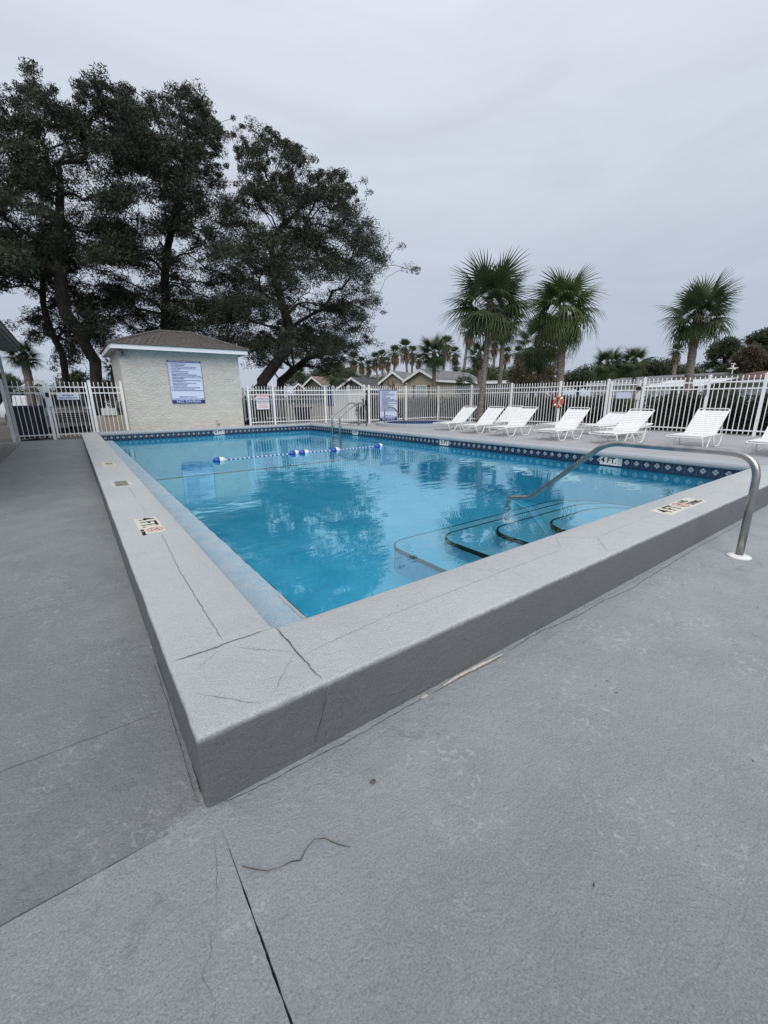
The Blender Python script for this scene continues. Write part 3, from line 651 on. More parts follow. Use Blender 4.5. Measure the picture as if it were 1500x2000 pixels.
LG = [((8.76, 8.16), 2, 39, 'white strap lounge chair nearest the spa, leftmost along the pool'),
      ((8.55, 6.90), 4, 39, 'white strap lounge chair second from the left at the pool edge'),
      ((10.05, 7.42), 2, 39, 'white strap lounge chair behind the second and third, by the leaning palm trunk'),
      ((8.47, 5.82), 1, 40, 'white strap lounge chair with slightly bowed top bar, third along the pool'),
      ((8.42, 4.40), 0, 40, 'white strap lounge chair left below the orange life ring'),
      ((10.2, 5.55), 2, 5, 'flat-lying white lounge chair behind the chair below the life ring'),
      ((10.55, 4.55), -2, 24, 'white lounge chair with its back only half raised, near the gate'),
      ((8.62, 3.22), -6, 38, 'white strap lounge chair in front of the right gate, long seat rail'),
      ((10.05, 3.70), 0, 5, 'flat white lounge chair mostly hidden behind the one by the right gate'),
      ((9.08, 1.91), 0, 40, 'white strap lounge chair standing alone before the dark hedge'),
      ((8.75, .62), 0, 40, 'white lounge chair cut off by the right picture edge')]
for (p, a, bd, lab) in LG: make_lounger(bd, lab, p, R_(a))

# ------------------------------------------------------------------ fences
def picket_mesh(z0, z1, spear=True):
    b = MB(); b.box((0, 0, (z0+z1-.05)/2), (.016, .016, z1-.05-z0))
    if spear: b.lathe([(.013, z1-.05), (.015, z1-.035), (.001, z1)], n=4)
    else: b.box((0, 0, z1-.025), (.016, .016, .05))
    return b.mesh('picket', M['whitepaint'])
pk = picket_mesh(.03, 1.43); pk_left = picket_mesh(-.10, 1.52)
def post_mesh(z0, z1, w=.062):
    b = MB(); b.box((0, 0, (z0+z1)/2), (w, w, z1-z0)); b.box((0, 0, z1+.008), (w+.014, w+.014, .016)); b.lathe([(w*.55, z1+.016), (w*.3, z1+.03), (.005, z1+.036)], n=4)
    return b.mesh('post', M['whitepaint'])
pm = post_mesh(0, 1.43); pm_left = post_mesh(-.2, 1.53, .075)
def fence(label, pts, group='white picket fence runs', rails=(.12, 1.12, 1.28), posts=True, pm_=None, pk_=None, sp=.111, ends=(True, True), rh=.03, cat='fence', name='picket_fence'):
    t = empty(name, (*pts[0], 0), 0, label, cat, group); o = Vector((*pts[0], 0)); pm_ = pm_ or pm; pk_ = pk_ or pk
    for i, (a, c) in enumerate(zip(pts, pts[1:])):
        a, c = Vector(a), Vector(c); L = (c-a).length; ang = math.atan2((c-a).y, (c-a).x); mid = (a+c)/2
        for z in rails:
            b = MB(); b.box((0, 0, 0), (L-.03, .032, rh)); r = b.build('rail', M['whitepaint'], t); r.location = (mid.x-o.x, mid.y-o.y, z); r.rotation_euler = (0, 0, ang)
        k = max(2, round(L/sp))
        for j in range(1, k):
            p = a.lerp(c, j/k); inst('picket', pk_, t, (p.x-o.x, p.y-o.y, 0), (0, 0, ang))
    for i, p in enumerate(pts):
        if (i == 0 and not ends[0]) or (i == len(pts)-1 and not ends[1]): continue
        inst('post', pm_, t, (p[0]-o.x, p[1]-o.y, 0), (0, 0, 0))
    return t
FX = 13.1
fence('white aluminium picket fence along the right edge of the deck up to the gate', [(FX, 12.85), (FX, 10.9), (FX, 8.95), (FX, 7.0), (FX, 5.43)])
fence('short white picket fence run right of the hedge gate, at the picture edge', [(FX, 4.42), (FX, 2.89), (FX, 1.79), (FX, .3), (FX, -1.5)])
fence('white picket fence behind the spa with the tall rules sign', [(FX-.06, 12.85), (11.25, 12.85), (9.4, 12.88)], ends=(False, True))
fence('white picket fence between pump house and spa, behind the ladder', [(9.34, 12.92), (8.3, 14.45), (6.17, 14.6), (5.22, 14.65)], ends=(False, True))
fence('three-picket-wide stub of white fence against the cream pump house', [(.44, 15.0), (1.27, 15.0)], pm_=pm_left, pk_=pk_left, rails=(-.02, 1.19, 1.36))
def gate(label, a, c, rails, pk_, zb, zt, sp=.105):
    t = empty('picket_gate', (*a, 0), 0, label, 'gate'); a, c = Vector(a), Vector(c); L = (c-a).length; ang = math.atan2((c-a).y, (c-a).x); t.rotation_euler = (0, 0, ang)
    for z in rails:
        b = MB(); b.box((L/2, 0, z), (L-.02, .034, .032)); b.build('rail', M['whitepaint'], t)
    for x in (.03, L-.03):
        b = MB(); b.box((x, 0, (zb+zt)/2), (.05, .05, zt-zb)); b.build('stile', M['whitepaint'], t)
    k = round(L/sp)
    for j in range(1, k): inst('picket', pk_, t, (L*j/k, 0, 0))
    return t
g1 = gate('white picket gate leaf on the left with the maximum depth sign', (-.60, 15.0), (.38, 15.0), (-.02, 1.19, 1.36), pk_left, -.12, 1.5)
fence('white picket fence run left of the gate beside the left building', [(-1.60, 15.0), (-.66, 15.0)], pm_=pm_left, pk_=pk_left, rails=(-.02, 1.19, 1.36))
b = MB(); b.box((-.02, -.05, .93), (.12, .05, .26)); b.box((-.03, -.05, 1.14), (.08, .06, .12), m=1); b.build('latch_box', [M['siding_white'], M['rubber']], g1)
b = MB(); b.add([(-.25, -.03, 1.36), (-.0, -.03, 1.36), (-.0, -.03, 1.1), (-.08, -.03, .96), (-.13, -.03, 1.05), (-.16, -.03, 1.17)], [(0, 1, 2, 3, 4, 5)]); b.build('latch_shield', M['siding_white'], g1)
g2 = gate('white picket gate in the right fence with a blank white board', (FX, 5.36), (FX, 4.50), (.12, 1.12, 1.28), pk, .05, 1.40)
b = MB(); b.box((.42, -.03, .98), (.42, .012, .17)); b.build('notice_board', M['signwhite'], g2)
b = MB(); b.box((.83, -.05, .95), (.09, .06, .18)); b.box((.82, -.05, 1.17), (.10, .07, .10), m=1); b.build('latch_box', [M['siding_white'], M['rubber']], g2)
b = MB(); b.box((FX-.05, 2.93, 1.03), (.06, .07, .14)); b.build('lock_box', M['cargrey'], label='small grey lock box on the fence post right of the gate', cat='lock box')

# ------------------------------------------------------------------ signs
RULES = [('', 'POOL HOURS 8 A.M. TO 9:00 P.M.'), ('', 'SHOWER BEFORE ENTERING'), ('', 'POOL IS RESERVED FOR OWNERS AND GUESTS ONLY'), ('', 'NO FOOD OR DRINKS IN POOL OR ON POOL DECK'), ('', 'BATHING LOAD 27'),
    ('', 'DO NOT SWALLOW POOL WATER'), ('', 'PROPER SWIM ATTIRE IS REQUIRED'), ('', 'CHILDREN UNDER THE AGE OF 12 MUST BE DIRECTLY\nSUPERVISED BY AN ADULT 18 YEARS OR OLDER AT ALL TIMES'),
    ('', 'NO GLASS OR ANIMALS IN POOL OR WITHIN 50 FT. OF THE POOL\nEXCEPT SERVICE ANIMALS'), ('', 'CHILDREN NOT POTTY TRAINED MUST WEAR SWIM DIAPERS\nAND WATERPROOF PANTS'),
    ('', 'DO NOT ENTER POOL IF YOU ARE SICK OR HAVE\nDIARRHEA OR OPEN WOUNDS'), ('', 'NO RUNNING OR HORSEPLAY'), ('', 'PROFANITY & INTOXICATION WILL NOT BE TOLERATED'), ('', 'NO SKATEBOARDS OR BIKES ON POOL DECK'), ('', 'RADIOS & MUSIC PLAYERS ALLOWED WITH HEADPHONES ONLY')]
def rules_sign(W, H, loc, rz, label):
    t = empty('rules_sign', loc, rz, label, 'sign')
    b = MB(); b.box((0, 0, 0), (W, .006, H)); b.build('panel', M['signwhite'], t)
    b = MB(); b.box((0, -.0045, H/2-.028*H/1.25), (W, .003, .056*H/1.25)); b.build('header_band', M['blue'], t)
    b = MB(); b.box((0, -.0045, -H/2+.05*H/1.25), (W, .003, .10*H/1.25)); b.build('footer_band', M['blue'], t)
    b = MB()
    for s in (-1, 1): b.box((s*(W/2-.004), -.0045, 0), (.008, .003, H*.86))
    b.build('border', M['blue'], t); k = H/1.25
    def put(s, size, x, z, m, align='LEFT', wide=1, bold=0.0012):
        inst('lettering', text_mesh(s, size, M[m], align, .0004, wide, bold), t, (x, -.0066, z), (math.pi/2, 0, 0))
    put('POOL DECK AND POOL RULES', .06*k, 0, H/2-.028*k, 'signwhite', 'CENTER', W/(.93*k)*1.0, .0005)
    put('NO DIVING', .105*k, 0, -H/2+.05*k, 'signwhite', 'CENTER', W/(.93*k)*1.25, .001)
    z = H/2-.075*k; num = 1
    for _, s in RULES:
        put('%d' % num, .036*k, -W/2+.03, z, 'blue'); put(s, .036*k, -W/2+.09, z, 'blue', wide=W/(.93*k)*.80); z -= .0395*k*(1+.95*s.count('\n')); z -= .0055*k; num += 1
    put('EMERGENCY CALL 911', .048*k, 0, -H/2+.185*k, 'blue', 'CENTER', W/(.93*k))
    put('NO LIFEGUARD ON DUTY - SWIM AT YOUR OWN RISK', .038*k, 0, -H/2+.128*k, 'blue', 'CENTER', W/(.93*k)*.95)
    return t
rules_sign(1.04, 1.36, (3.155, 14.59, 1.53), 0, 'large blue and white pool rules sign on the cream pump house wall')
rules_sign(.88, 1.20, (10.30, 12.80, .69), 0, 'tall blue and white pool rules sign hung on the fence by the spa')
t = empty('warning_sign', (5.72, 14.55, .87), 0, 'white warning sign with red heading on the fence beside the pump house', 'sign')
b = MB(); b.box((0, 0, 0), (.50, .006, .56)); b.build('panel', M['signpink'], t)
for s, sz, z, m, wd in (('WARNING', .12, .205, 'red', .9), ('NO SWIMMING OR DIVING', .042, .115, 'black', .9), ('DO NOT ENTER ALONE', .042, .06, 'black', 1), ('NO GLASS ALLOWED IN POOL', .042, .005, 'black', .85), ('PROPER ATTIRE ONLY', .042, -.05, 'black', 1), ('VIOLATORS', .055, -.13, 'red', 1), ('WILL BE FINED', .055, -.20, 'red', 1)):
    inst('lettering', text_mesh(s, sz, M[m], 'CENTER', .0004, wd, .0012), t, (0, -.0042, z), (math.pi/2, 0, 0))
t = empty('depth_sign', (-.14, 14.95, 1.085), 0, 'white board on the left gate reading MAXIMUM POOL DEPTH 8 FT', 'sign')
b = MB(); b.box((0, 0, 0), (.54, .006, .175)); b.build('panel', M['signwhite'], t)
for s, sz, z in (('MAXIMUM', .062, .036), ("POOL DEPTH 8' 0\"", .062, -.036)):
    inst('lettering', text_mesh(s, sz, M['blue'], 'CENTER', .0004, .9, .0015), t, (0, -.0042, z), (math.pi/2, 0, 0))

# life ring on the fence
t = empty('life_ring', (FX-.09, 6.98, .79), 0, 'orange life ring with white bands hung on the right fence', 'life ring')
def torus(R1, r, a0, a1, n, m, name, rr=1.0):
    pts = [(0, R1*math.cos(a0+(a1-a0)*i/n), R1*math.sin(a0+(a1-a0)*i/n)) for i in range(n+1)]
    b = MB(); b.tube(pts, r*rr, 10); b.build(name, m, t, smooth=True)
for k in range(4):
    a = math.pi/4+k*math.pi/2; torus(.145, .048, a+.17, a+math.pi/2-.17, 10, M['orange'], 'ring_quarter'); torus(.145, .05, a-.16, a+.16, 4, M['whiteplastic'], 'white_band')
b = MB(); b.tube([(-.03, .02, .16), (.02, 0, .26), (-.03, -.03, .17)], .006, 5); b.tube([(-.04, .03, -.19), (-.03, .0, -.26), (-.04, -.05, -.2)], .006, 5); b.build('line', M['whiteplastic'], t)
b = MB(); b.tube([(.03, 0, -.2), (.03, 0, -.78)], .035, 10); b.build('rope_holder', M['whiteplastic'], t)

# ------------------------------------------------------------------ spa
spa = empty('spa', (10.1, 10.8, 0), 0, 'raised round spa with blue waterline tile in front of the back fence', 'spa')
def ring(r0, r1, z0, z1, m, name, n=40):
    b = MB(); vs = []
    for k in range(n):
        w = 2*math.pi*k/n; c, s_ = math.cos(w), math.sin(w)
        for r, z in ((r0, z0), (r1, z0), (r1, z1), (r0, z1)): vs.append((r*c, r*s_*1.0, z))
    b.add(vs, [(4*k+j, 4*((k+1) % n)+j, 4*((k+1) % n)+(j+1) % 4, 4*k+(j+1) % 4) for k in range(n) for j in range(4)]); return b.build(name, m, spa)
ring(1.15, 1.5, .002, .10, M['coping'], 'rim'); ring(1.13, 1.16, -.06, .095, M['spatile'], 'tile_band')
b = MB(); b.lathe([(1.13, .0), (1.13, .031)], n=40); b.build('spa_water', mat('spa_water_surface', (.03, .10, .2), .04), spa)
b = MB(); b.tube([Vector(p) for p in smooth_path([(-1.25, .3, .1), (-1.25, .3, .62), (-.95, .25, .66), (-.45, .2, .25), (-.42, .2, .0)], [.12, .1, .06], 5)], .022, 9); b.build('grab_rail', M['steel'], spa, smooth=True)

# ------------------------------------------------------------------ pump house
ph = empty('pump_house', (1.32, 14.62, 0), 0, 'cream stucco pump house with brown hipped shingle roof and white fascia', 'pump house')
HX0, HX1, HY0, HY1, HZ = 1.32, 4.97, 14.62, 17.5, 2.50
def L3(x, y, z): return (x-1.32, y-14.62, z)
b = MB(); b.box(L3((HX0+HX1)/2, (HY0+HY1)/2, HZ/2-.15), (HX1-HX0, HY1-HY0, HZ+.3)); b.build('wall', M['stucco'], ph)
OV = .30; ex0, ex1, ey0, ey1 = HX0-.22, HX1+.24, HY0-.34, HY1+.3; zf0, zf1 = 2.47, 2.60
b = MB()
b.box(L3((ex0+ex1)/2, ey0, (zf0+zf1)/2), (ex1-ex0, .03, zf1-zf0)); b.box(L3((ex0+ex1)/2, ey1, (zf0+zf1)/2), (ex1-ex0, .03, zf1-zf0))
b.box(L3(ex0, (ey0+ey1)/2, (zf0+zf1)/2), (.03, ey1-ey0-.04, zf1-zf0)); b.box(L3(ex1, (ey0+ey1)/2, (zf0+zf1)/2), (.03, ey1-ey0-.04, zf1-zf0)); b.build('fascia', M['trimwhite'], ph)
b = MB()
for (xa, xb, ya, yb) in ((ex0+.02, ex1-.02, ey0+.02, HY0-.002), (ex0+.02, ex1-.02, HY1+.002, ey1-.02), (ex0+.02, HX0-.002, HY0, HY1), (HX1+.002, ex1-.02, HY0, HY1)):
    b.box(L3((xa+xb)/2, (ya+yb)/2, zf0+.025), (xb-xa, yb-ya, .02))
b.build('soffit', M['soffit'], ph)
# hipped roof with stepped shingle courses
RZ = 3.26; rx0, rx1, ry = 2.78, 3.85, (ey0+ey1)/2
roof = empty('roof', (0, 0, 0)); roof.parent = ph
def courses(A, B, C_, D_, name, n=15):
    A, B, C_, D_ = map(Vector, (A, B, C_, D_)); nrm = (B-A).cross(D_-A).normalized(); 
    if nrm.z < 0: nrm = -nrm
    b = MB()
    for k in range(n):
        t0, t1 = k/n, (k+1)/n; a0, b0, a1, b1 = A.lerp(D_, t0), B.lerp(C_, t0), A.lerp(D_, t1+.02), B.lerp(C_, t1+.02)
        L = (b0-a0).length; m_ = max(1, int(L/.16)); off = .5*(k % 2)
        for j in range(m_+1):
            s0, s1 = max(0, (j-off)/m_), min(1, (j+1-off)/m_)
            if s1 <= s0+.002: continue
            h = .014+random.random()*.008
            p0, p1, q0, q1 = a0.lerp(b0, s0+.004), a0.lerp(b0, s1-.004), a1.lerp(b1, s0+.004), a1.lerp(b1, s1-.004)
            b.add([p0, p1, q1, q0, p0+nrm*h, p1+nrm*h, q1+nrm*.003, q0+nrm*.003], [(4, 5, 6, 7), (0, 1, 5, 4), (1, 2, 6, 5), (3, 0, 4, 7)])
    b.quad(A, B, C_, D_); o = b.build(name, M['shingle'], roof); tag(o, kind='stuff'); return o
e = .05; z0 = zf1+.002
c00, c10, c11, c01 = L3(ex0-e, ey0-e, z0), L3(ex1+e, ey0-e, z0), L3(ex1+e, ey1+e, z0), L3(ex0-e, ey1+e, z0); r0_, r1_ = L3(rx0, ry, RZ), L3(rx1, ry, RZ)
courses(c00, c10, r1_, r0_, 'shingles'); courses(c01, c00, r0_, r0_, 'shingles'); courses(c10, c11, r1_, r1_, 'shingles'); courses(c11, c01, r0_, r1_, 'shingles')
b = MB()
for a, c in ((c00, r0_), (c10, r1_), (c01, r0_), (c11, r1_), (r0_, r1_)):
    a, c = Vector(a)+Vector((0, 0, .015)), Vector(c)+Vector((0, 0, .02)); k = int((c-a).length/.2)
    for j in range(k): b.tube([a.lerp(c, j/k), a.lerp(c, (j+1.15)/k)], [.055, .045], 6)
b.build('ridge_caps', M['shingle'], roof)
b = MB()
for x in (1.27, 1.42): b.box(L3(x+.05, 14.52, 2.36), (.10, .10, .12), .3)
b.lathe([(.04, 0), (.04, .05)], L3(1.36, 14.55, 2.42), 10); b.build('floodlight', M['cargrey'], ph)
b = MB(); b.tube([L3(4.0, 14.608, .02), L3(4.0, 14.606, .25), L3(4.03, 14.606, .2)], .006, 5); b.tube([L3(4.06, 14.606, .02), L3(4.07, 14.606, .16)], .006, 5); b.tube([L3(4.0, 14.606, .1), L3(4.15, 14.606, .12)], .005, 5); b.build('wire', M['cargrey'], ph)

# ------------------------------------------------------------------ building at the left edge
lb = empty('side_building', (-1.75, 12.9, 0), 0, 'building at the left edge with dark eave and beige wall', 'building')
b = MB(); b.box((-1.3, -4.0, .95), (2.6, 8, 2.5)); b.build('wall', M['beige'], lb)
b = MB(); b.box((.004, -.55, .95), (.02, .7, 2.3)); b.build('white_board', M['whitepaint'], lb)
b = MB(); b.box((-1.3, -3.7, 2.30), (4.1, 10.6, .06)); b.build('soffit', tex(mat('dark_soffit', (.10, .10, .095), .8), (.08, .08, .075), (.13, .125, .12), 4, 4), lb)
b = MB(); b.box((-1.3, -3.7, 2.40), (4.16, 10.66, .13)); b.add([(-3.4, -9.1, 2.47), (.8, -9.1, 2.47), (.8, 1.65, 2.47), (-3.4, 1.65, 2.47), (-1.3, -9.1, 3.6), (-1.3, 1.65, 3.6)], [(0, 3, 5, 4), (1, 4, 5, 2), (0, 4, 1), (2, 5, 3)]); b.build('roof', M['shingle'], lb)
b = MB(); b.tube([(-.02, .15, 2.265), (-.02, .15, 2.235)], [.17, .15], 20); b.build('ceiling_light', mat('frosted_light', (.36, .36, .33), .5), lb)
b = MB(); b.box((.30, 1.45, 1.0), (.07, .07, 2.55)); b.build('column', M['soffit'], lb)
pv = empty('paver_strip', (0, 0, 0), kind='structure')
for i in range(14):
    for j in range(2):
        yy = 8.6+i*.42; b = MB(); b.box((-1.52-j*.22+.0, yy+(j % 2)*.2, zl(0, yy)+.004), (.21, .40, .02)); b.build('paver', M['paver'], pv)

# ------------------------------------------------------------------ things beyond the left gate and the back fence
def wheelie(loc, rz, label, s=1.0, m='bin'):
    t = empty('refuse_bin', loc, rz, label, 'bin', 'dark refuse bins'); b = MB()
    w, d, h = .30*s, .33*s, 1.0*s
    b.add([(-w*.8, -d*.8, .08), (w*.8, -d*.8, .08), (w*.8, d*.8, .08), (-w*.8, d*.8, .08), (-w, -d, h), (w, -d, h), (w, d, h), (-w, d, h)], [(3, 2, 1, 0), (4, 5, 6, 7), (0, 1, 5, 4), (1, 2, 6, 5), (2, 3, 7, 6), (3, 0, 4, 7)]); b.build('body', M[m], t)
    b = MB(); b.box((0, -.02, h+.03), (2*w+.05, 2*d+.06, .06)); b.tube([(-w, d+.05, h), (w, d+.05, h)], .02, 6); b.build('lid', M[m], t)
    for s_ in (-1, 1):
        b = MB(); b.tube([(s_*w*.7, d*.8, .1), (s_*(w*.7+.06), d*.8, .1)], .1, 12); b.build('wheel', M['rubber'], t)
p = spot(42, 800, 18.2); wheelie((p.x, p.y, GZ+.03), .1, 'large dark blue bin behind the fence left of the gate', 1.05)
p = spot(62, 800, 18.6); wheelie((p.x, p.y, GZ+.03), .15, 'dark blue bin beside another, just left of the gate latch', 1.05)
p = spot(592, 815, 20.2); wheelie((p.x, p.y, GZ), .5, 'navy bin seen through the fence before the beige wall', .85)
def vehicle(loc, rz, m, label, suv=True, front=True):
    t = empty('parked_car', loc, rz, label, 'car'); W, L = 1.75, 4.5
    prof = [(-L/2, .32), (-L/2, .75), (-L/2+.12, .93), (-L/2+1.15, 1.02), (-L/2+1.75, 1.52), (L/2-.9, 1.56), (L/2-.25, 1.1), (L/2, .95), (L/2, .35)]
    b = MB(); n = len(prof); vs = [(x, -W/2+(.12 if z > 1.05 else 0), z) for x, z in prof]+[(x, W/2-(.12 if z > 1.05 else 0), z) for x, z in prof]
    b.add(vs, [tuple(range(n)), tuple(range(2*n-1, n-1, -1))]+[(i, n+i, n+(i+1) % n, (i+1) % n) for i in range(n)])
    inst('body', bevel_mesh(b, 'body', m, .05, 2), t)
    b = MB(); b.quad((-L/2+1.16, -W/2+.16, 1.055), (-L/2+1.16, W/2-.16, 1.055), (-L/2+1.70, W/2-.24, 1.50), (-L/2+1.70, -W/2+.24, 1.50)); b.build('windscreen', M['carglass'], t)
    b = MB()
    for s in (-1, 1): b.add([(-L/2+1.5, s*(W/2-.08), 1.10), (L/2-.6, s*(W/2-.08), 1.12), (L/2-1.0, s*(W/2-.11), 1.48), (-L/2+1.9, s*(W/2-.11), 1.47)], [(0, 1, 2, 3)])
    b.build('side_window', M['carglass'], t)
    b = MB(); b.box((-L/2-.012, 0, .66), (.03, W*.62, .26)); b.box((-L/2-.02, 0, .42), (.05, W*.7, .1)); b.build('grille', M['rubber'], t)
    for z in (.56, .64, .72):
        b = MB(); b.box((-L/2-.03, 0, z), (.02, W*.60, .02)); b.build('grille_bar', M['steel'], t)
    b = MB(); b.box((-L/2-.03, 0, .34), (.12, W*.98, .16)); b.build('bumper', M['cargrey'], t)
    for s in (-1, 1):
        b = MB(); b.box((-L/2-.01, s*W*.40, .76), (.05, .26, .16)); b.build('headlight', M['glass'], t)
        for x in (-L/2+.85, L/2-.85):
            b = MB(); b.tube([(x, s*(W/2-.2), .33), (x, s*(W/2+.01), .33)], .33, 18); b.build('wheel', M['rubber'], t)
    return t
p = spot(122, 800, 23.5); vehicle((p.x, p.y, GZ+.03), math.pi/2+.12, M['cargrey'], 'grey car with wide dark grille parked facing the left gate')
p = spot(75, 790, 30); vehicle((p.x, p.y, GZ+.03), math.pi/2+.5, M['carwhite'], 'white car parked farther back, seen behind the gate latch')
p = spot(205, 800, 17.6)
b = MB(); b.box((.28, .1, .23), (1.3, .2, 1.1)); o = b.build('low_wall', M['beige'], label='low beige wall behind the fence stub beside the pump house', cat='wall'); o.location = (p.x, p.y, GZ)
b = MB(); b.box((0, 0, .12), (.42, .3, .24)); b.box((0, -.151, .12), (.06, .01, .2)); o = b.build('supply_box', M['siding_white'], label='small white box on top of the low beige wall', cat='box'); o.location = (p.x+.1, p.y+.1, GZ+.785)
b = MB(); b.lathe([(.16, 0), (.2, .2), (.17, .42), (.05, .5)], (0, 0, 0), 10, sx=1.3); o = b.build('rubbish_bag', M['bin'], label='black bag on the low wall right beside the pump house', cat='bag'); o.location = (p.x+.62, p.y+.12, GZ+.785)

# enclosure of white boards, folded umbrella and small buildings behind the back fence
t = empty('board_fence', (*spot(655, 780, 21)[:2], GZ), 0, 'white vertical board fence behind the pool fence, right of the beige wall', 'fence')
a_, c_ = spot(652, 780, 21.5), spot(712, 780, 21.0); dv = (c_-a_); dv.z = 0; ang = math.atan2(dv.y, dv.x); t.location = (a_.x, a_.y, GZ); t.rotation_euler = (0, 0, ang); kb = int(dv.length/.13)
bm_ = (lambda b: (b.box((0, 0, .82), (.118, .02, 1.62)), b.mesh('board', M['whitepaint']))[1])(MB())
for k in range(kb): inst('board', bm_, t, (.065+k*.13, 0, 0))
for x in (0, dv.length/2, dv.length):
    b = MB(); b.box((x, -.06, .9), (.12, .1, 1.8)); b.lathe([(.09, 1.8), (.07, 1.87), (.01, 1.92)], (x, -.06, 0), 8); b.build('post', M['whitepaint'], t)
a_, c_ = spot(560, 800, 21.5), spot(668, 800, 22.5); dv = (c_-a_); dv.z = 0; ang = math.atan2(dv.y, dv.x)
b = MB(); b.box((dv.length/2, 0, .5), (dv.length, .2, 1.0)); b.box((dv.length/2, 0, 1.02), (dv.length+.05, .26, .05)); o = b.build('garden_wall', M['beige'], label='long low beige wall behind the pool fence, left of the white boards', cat='wall'); o.location = (a_.x, a_.y, GZ); o.rotation_euler = (0, 0, ang)
a_, c_ = spot(478, 800, 20.5), spot(640, 800, 21.2); dv = (c_-a_); dv.z = 0
fence('second white picket fence standing behind the pool fence near the warning sign', [(a_.x, a_.y), ((a_.x+c_.x)/2, (a_.y+c_.y)/2), (c_.x, c_.y)], rails=(.1, .95, 1.14), sp=.14)
p = spot(645, 790, 19.6)
t = empty('folded_umbrella', (p.x, p.y, GZ), 0, 'folded dark blue umbrella behind the back fence', 'umbrella')
b = MB(); b.tube([(0, 0, 0), (0, 0, 1.9)], .02, 8); b.build('pole', M['whitepaint'], t)
b = MB(); b.lathe([(.16, .95), (.13, 1.2), (.12, 1.5), (.03, 1.85)], n=9); b.build('canopy', M['umbrella'], t)
for i, (u, D) in enumerate(((487, 22.5), (525, 23), (548, 22.5))):
    p = spot(u, 800, D); wheelie((p.x, p.y, GZ), .3*i, ['dark bin behind the fence under the warning sign', 'dark bin behind the fence just right of the warning sign', 'dark bin left of the beige garden wall'][i], 1.0)

